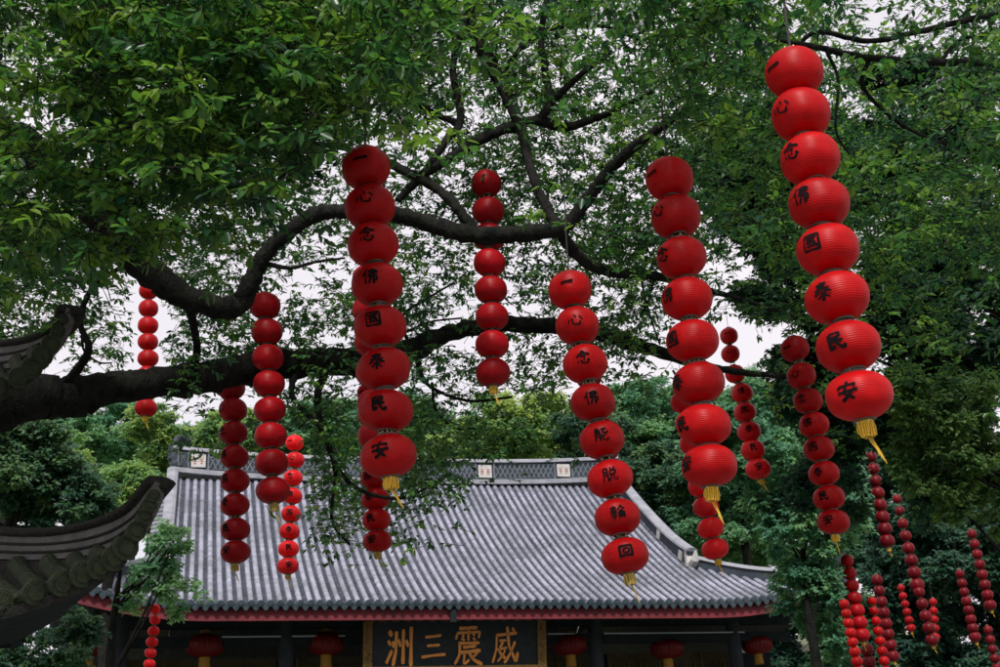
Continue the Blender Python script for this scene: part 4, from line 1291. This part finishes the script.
# the wooded hill behind the temple
HG = 'trees on the hill behind the temple'
hill = [
 ('teal green hill tree seen under the thick limb left of the temple roof', [(105, 425, 55, 34), (60, 430, 40, 30)], 66, 'leaf_teal'),
 ('hill tree with yellowish top directly under the leftmost high lantern string', [(150, 425, 22, 18), (168, 450, 22, 24)], 60, 'leaf_yellow'),
 ('bright yellow green round tree rising behind the middle of the temple ridge', [(505, 435, 42, 34), (470, 450, 32, 26)], 64, 'leaf_yellow'),
 ('light green tree behind the temple ridge left of the curved string of lanterns', [(548, 432, 36, 34), (530, 455, 40, 24)], 68, 'leaf_yellow'),
 ('pointed teal tree on the hill right of the fourth lantern of the middle string', [(628, 418, 26, 34), (640, 450, 32, 36)], 74, 'leaf_teal'),
 ('tall pale hill tree between the two largest central lantern strings', [(668, 412, 26, 32), (672, 450, 36, 34)], 76, 'leaf_teal'),
 ('green hill tree behind the descending right roof ridge of the temple', [(662, 490, 42, 38), (640, 480, 30, 30)], 60, 'leaf_dark'),
 ('broad teal tree above the right gable of the temple behind bright small lanterns', [(735, 470, 44, 50), (722, 520, 40, 36), (760, 420, 40, 44)], 58, 'leaf_teal'),
 ('misty green tree on the hill behind the leafy sprig over the temple roof', [(420, 430, 36, 30), (385, 445, 40, 28)], 70, 'leaf_teal'),
 ('hill tree seen through the twigs behind the left half of the temple ridge', [(330, 432, 46, 30), (290, 440, 36, 26)], 66, 'leaf_teal'),
 ('hill tree behind the temple ridge between the two left hanging lantern strings', [(240, 440, 36, 26), (212, 438, 20, 20)], 64, 'leaf_yellow'),
 ('dark green hill tree behind the lanterns of the curved central string', [(590, 440, 34, 36), (600, 470, 36, 24)], 62, 'leaf_dark'),
 ('dusky hill tree at the far left under the thick limb', [(15, 430, 50, 34)], 70, 'leaf_dark'),
 ('distant pale woodland tree on the hilltop behind the left end of the ridge', [(60, 445, 70, 34), (150, 455, 70, 30), (230, 455, 60, 30)], 95, 'leaf_teal'),
 ('distant pale woodland tree on the hilltop behind the middle of the ridge', [(340, 452, 70, 30), (430, 450, 70, 34), (520, 446, 60, 34)], 98, 'leaf_teal'),
 ('distant pale woodland tree on the hilltop behind the right gable', [(620, 446, 60, 44), (700, 440, 60, 44), (760, 450, 60, 50), (690, 510, 90, 50), (765, 565, 40, 40)], 92, 'leaf_teal'),
 ('shaded hill tree behind the tall right lantern string and the pale bushy tree', [(820, 430, 60, 60)], 70, 'leaf_dark'),
]
for i, (lb, bl, zc, mt) in enumerate(hill):
    blob_tree('hill_tree', lb, bl, zc, 3.6, M[mt], 2.4, (0.25, 1.0), HG, seed=20 + i, K=5)

# ------------------------------------------------------------------ small side hall glimpsed through the trees at right
so_ = PY(880, 600, 44)
side = empty('side_hall', (so_[0], so_[1], 0))
tag(side, 'small side hall roof with pale tiles and red fascia glimpsed through right trees', 'building')
q = MB()
e0, e1 = PY(838, 572, 44), PY(894, 540, 44)
wv = e1 - e0; wl_ = np.linalg.norm(wv); wv /= wl_
org = np.array([so_[0], so_[1], 0])
for k in range(12):
    p = e0 + (e1 - e0) * (k + .5) / 12
    q.tube([p - org, p - org + np.array([0.1, 1.2, 0.75])], 0.075, 7)
q.grid([[e0 - org - [0, 0, .05], e1 - org - [0, 0, .05]], [e0 - org + np.array([0.1, 1.3, 0.75]), e1 - org + np.array([0.1, 1.3, 0.75])]])
q.build('roof', M['roof_tile'], side)
q = MB()
for dz in (0.0,):
    q.grid([[e0 - org + [0, .05, -.12], e1 - org + [0, .05, -.12]], [e0 - org + [0, .05, -.5], e1 - org + [0, .05, -.5]], [e0 - org + [0, .2, -.5], e1 - org + [0, .2, -.5]], [e0 - org + [0, .2, -.12], e1 - org + [0, .2, -.12]]])
q.build('fascia', M['red_wood'], side)
q = MB()
q.box((0.5, 1.6, e0[2] / 2 - 0.3), (2.4, 0.3, e0[2] - 0.6))
q.box((1.2, 1.0, e0[2] / 2 - 0.2), (0.3, 0.3, e0[2] - 0.4))
q.build('wall', M['plaster'], side)

# ------------------------------------------------------------------ lantern strings
# one unit lantern (radius 0.5, axis z), shared by every copy
HZ = 0.375
def prof_r(z):
    return 0.5 * math.sqrt(max(0.0, 1 - abs(z / (HZ * 1.06)) ** 2.25))
def lantern_mesh(name, mat, ribs=21, seg=40, var=0):
    q = MB()
    rv = random.Random(70 + var)
    ph = [rv.uniform(0, 6.28) for _ in range(6)]
    rows = []
    rings = ribs * 4
    for i in range(rings + 1):
        z = -HZ + 2 * HZ * i / rings
        rr = max(prof_r(z), 0.15) * (1.0 + 0.0055 * math.cos(math.pi * i / 2))
        row = []
        for t in np.linspace(0, 2 * math.pi, seg + 1)[:-1]:
            e_ = 1 + 0.012 * math.sin(2 * t + ph[0] + 3 * z) + 0.009 * math.sin(3 * t + ph[1] - 7 * z) + 0.006 * math.sin(5 * t + ph[2] + 9 * z)
            seam = 0.006 * math.exp(-((t - 1.2 - var) / 0.06) ** 2)       # the paper is glued along one meridian
            row.append((rr * (e_ + seam) * math.cos(t), rr * (e_ + seam) * math.sin(t), z + 0.010 * math.sin(t + ph[3])))
        rows.append(row)
    q.grid(rows, 0, closed=True)
    o = q.build(name, mat, None, smooth=True)
    me = o.data
    bpy.data.objects.remove(o)
    return me
LM = {k: [lantern_mesh('lantern', M[k], var=v) for v in range(4)] for k in ('silk', 'silk_deep', 'silk_dim', 'silk_bright')}
def cap_mesh():
    q = MB()
    q.lathe([(0.15, -0.015), (0.175, -0.01), (0.175, 0.028), (0.15, 0.035), (0.05, 0.03), (0.05, -0.01)], 20)
    for k in range(4):
        t = k * math.pi / 2 + 0.4
        q.tube([(0.14 * math.cos(t), 0.14 * math.sin(t), 0.02), (0.10 * math.cos(t), 0.10 * math.sin(t), 0.085)], 0.014, 6, mat=1)
    o = q.build('cap', [M['cap'], M['brass']], None)
    me = o.data
    bpy.data.objects.remove(o)
    return me
CAPM = cap_mesh()
def tassel_mesh(mat):
    q = MB()
    q.lathe([(0.03, 0.02), (0.13, 0.0), (0.14, -0.04), (0.145, -0.07)], 18)
    rr = random.Random(5)
    for ring, n in ((0.13, 30), (0.09, 18)):
        for k in range(n):
            t = 2 * math.pi * k / n + rr.uniform(-.1, .1)
            L_ = 0.22 + rr.uniform(-.04, .05)
            f_ = rr.uniform(1.0, 1.25)
            q.tube([(ring * math.cos(t), ring * math.sin(t), -0.06), (ring * f_ * math.cos(t), ring * f_ * math.sin(t), -0.06 - L_ * .5), (ring * f_ * 0.9 * math.cos(t) + rr.uniform(-.01, .01), ring * f_ * 0.9 * math.sin(t), -0.06 - L_)], 0.0135, 5)
    for k in range(4):       # the long loose strand
        q.tube(catmull([(0.03 * k - .04, 0.01 * k, -0.24), (0.02 + 0.02 * k, 0, -0.42), (0.10 + 0.012 * k, 0.01, -0.56), (0.11 + 0.035 * k, 0.01 * k, -0.66 - .05 * k)], 8), 0.007, 5)
    o = q.build('tassel', mat, None)
    me = o.data
    bpy.data.objects.remove(o)
    return me
TSM = {'g': tassel_mesh(M['tassel']), 'd': tassel_mesh(M['tassel_dim'])}
CHM = {}
def char_mesh(ch, w_, h_):
    key = (ch, w_, h_)
    if key in CHM:
        return CHM[key]
    q = MB()
    for st in brush(ch, 12.5 if ch == '心' else 17 if len(GLYPH[ch]) < 7 else 13.5 if len(GLYPH[ch]) < 11 else 11, 1):
        rows = []
        for a, b in st:
            row = []
            for u in (0, 0.5, 1):
                p = a * (1 - u) + b * u
                z = -(p[1] - 50) / 100 * h_
                r_ = prof_r(z) * 1.010 + 0.012
                t = (p[0] - 50) / 100 * w_
                row.append((r_ * math.sin(t), -r_ * math.cos(t), z))
            rows.append(row)
        q.grid(rows)
    o = q.build('character', M['ink'], None)
    me = o.data
    bpy.data.objects.remove(o)
    CHM[key] = me
    return me
def inst(name, me, parent, mw=None):
    o = bpy.data.objects.new(name, me)
    COL.objects.link(o)
    o.parent = parent
    if mw is not None:
        o.matrix_local = mw
    return o
SG = 'red lantern strings hung from the trees'
def lantern_string(label, pts, D=0.36, mat='silk', text=None, az=(0, 0), tas='g', caps=True, squash=(1.13, 0.97), cord=1.0, width=None):
    """pts: (px, py, width px) of each lantern, top to bottom"""
    n = len(pts)
    wm = sum(p[2] for p in pts) / n
    mid = pts[n // 2]
    zc = D * F_PX / wm
    Y = P(mid[0], mid[1], zc)[1]
    C_ = [PY(p[0], p[1], Y) for p in pts]
    root = empty('lantern_string', C_[-1])
    tag(root, label, 'lantern string', SG)
    o3 = np.array(C_[-1])
    for i, c in enumerate(C_):
        a, b = C_[max(i - 1, 0)], C_[min(i + 1, n - 1)]
        zax = (a - b) / np.linalg.norm(a - b)
        xax = np.array([1.0, 0, 0]) - zax * zax[0]
        # small natural tilt of each lantern
        zax = zax + np.array([random.uniform(-.055, .055), random.uniform(-.055, .055), 0])
        zax /= np.linalg.norm(zax)
        xax = np.array([1.0, 0, 0]) - zax * zax[0]; xax /= np.linalg.norm(xax)
        yax = np.cross(zax, xax)
        dist = (c - CAM) @ FWD
        dia = pts[i][2] * dist / F_PX
        sq = squash[0] + (squash[1] - squash[0]) * i / max(1, n - 1)
        R3 = Matrix(((xax[0], yax[0], zax[0]), (xax[1], yax[1], zax[1]), (xax[2], yax[2], zax[2])))
        base_az = math.atan2(-(c[0] - CAM[0]), (c[1] - CAM[1]))
        spin = random.uniform(0, 6.28)
        mw = Matrix.Translation(Vector(c - o3)) @ (R3 @ Matrix.Rotation(spin, 3, 'Z')).to_4x4() @ Matrix.Diagonal((dia, dia, dia * sq, 1))
        ln = inst('lantern', random.choice(LM[mat]), root, mw)
        if caps:
            inst('cap', CAPM, ln, Matrix.Translation((0, 0, HZ)))
            inst('cap', CAPM, ln, Matrix.Translation((0, 0, -HZ)) @ Matrix.Rotation(math.pi, 4, 'X'))
        if text:
            ch = text[i % len(text)]
            off = math.radians(az[0] + (az[1] - az[0]) * i / max(1, n - 1))
            inst('character', char_mesh(ch, 0.67, 0.31), ln, Matrix.Rotation(base_az + off - spin, 4, 'Z'))
        if i == n - 1:
            inst('tassel', TSM[tas], root, Matrix.Translation(Vector(c - o3 - zax * dia * sq * HZ)) @ R3.to_4x4() @ Matrix.Rotation(random.uniform(-.5, .5), 4, 'Z') @ Matrix.Diagonal((dia * .85, dia * .85, dia * random.uniform(.72, .88), 1)))
    q = MB()
    d = (C_[0] - C_[-1]); d /= np.linalg.norm(d)
    q.tube([C_[-1] - o3 - d * 0.1, C_[n // 2] - o3, C_[0] - o3, C_[0] - o3 + np.array([0, 0, 0.5 * cord]), C_[0] - o3 + np.array([0.02, 0.02, cord])], 0.004 * max(1, wm / 30) * D / 0.36, 5)
    q.build('cord', M['cord'], root)
    return root
for _lb, _pts, _kw in STRINGS:
    lantern_string(_lb, _pts, **_kw)
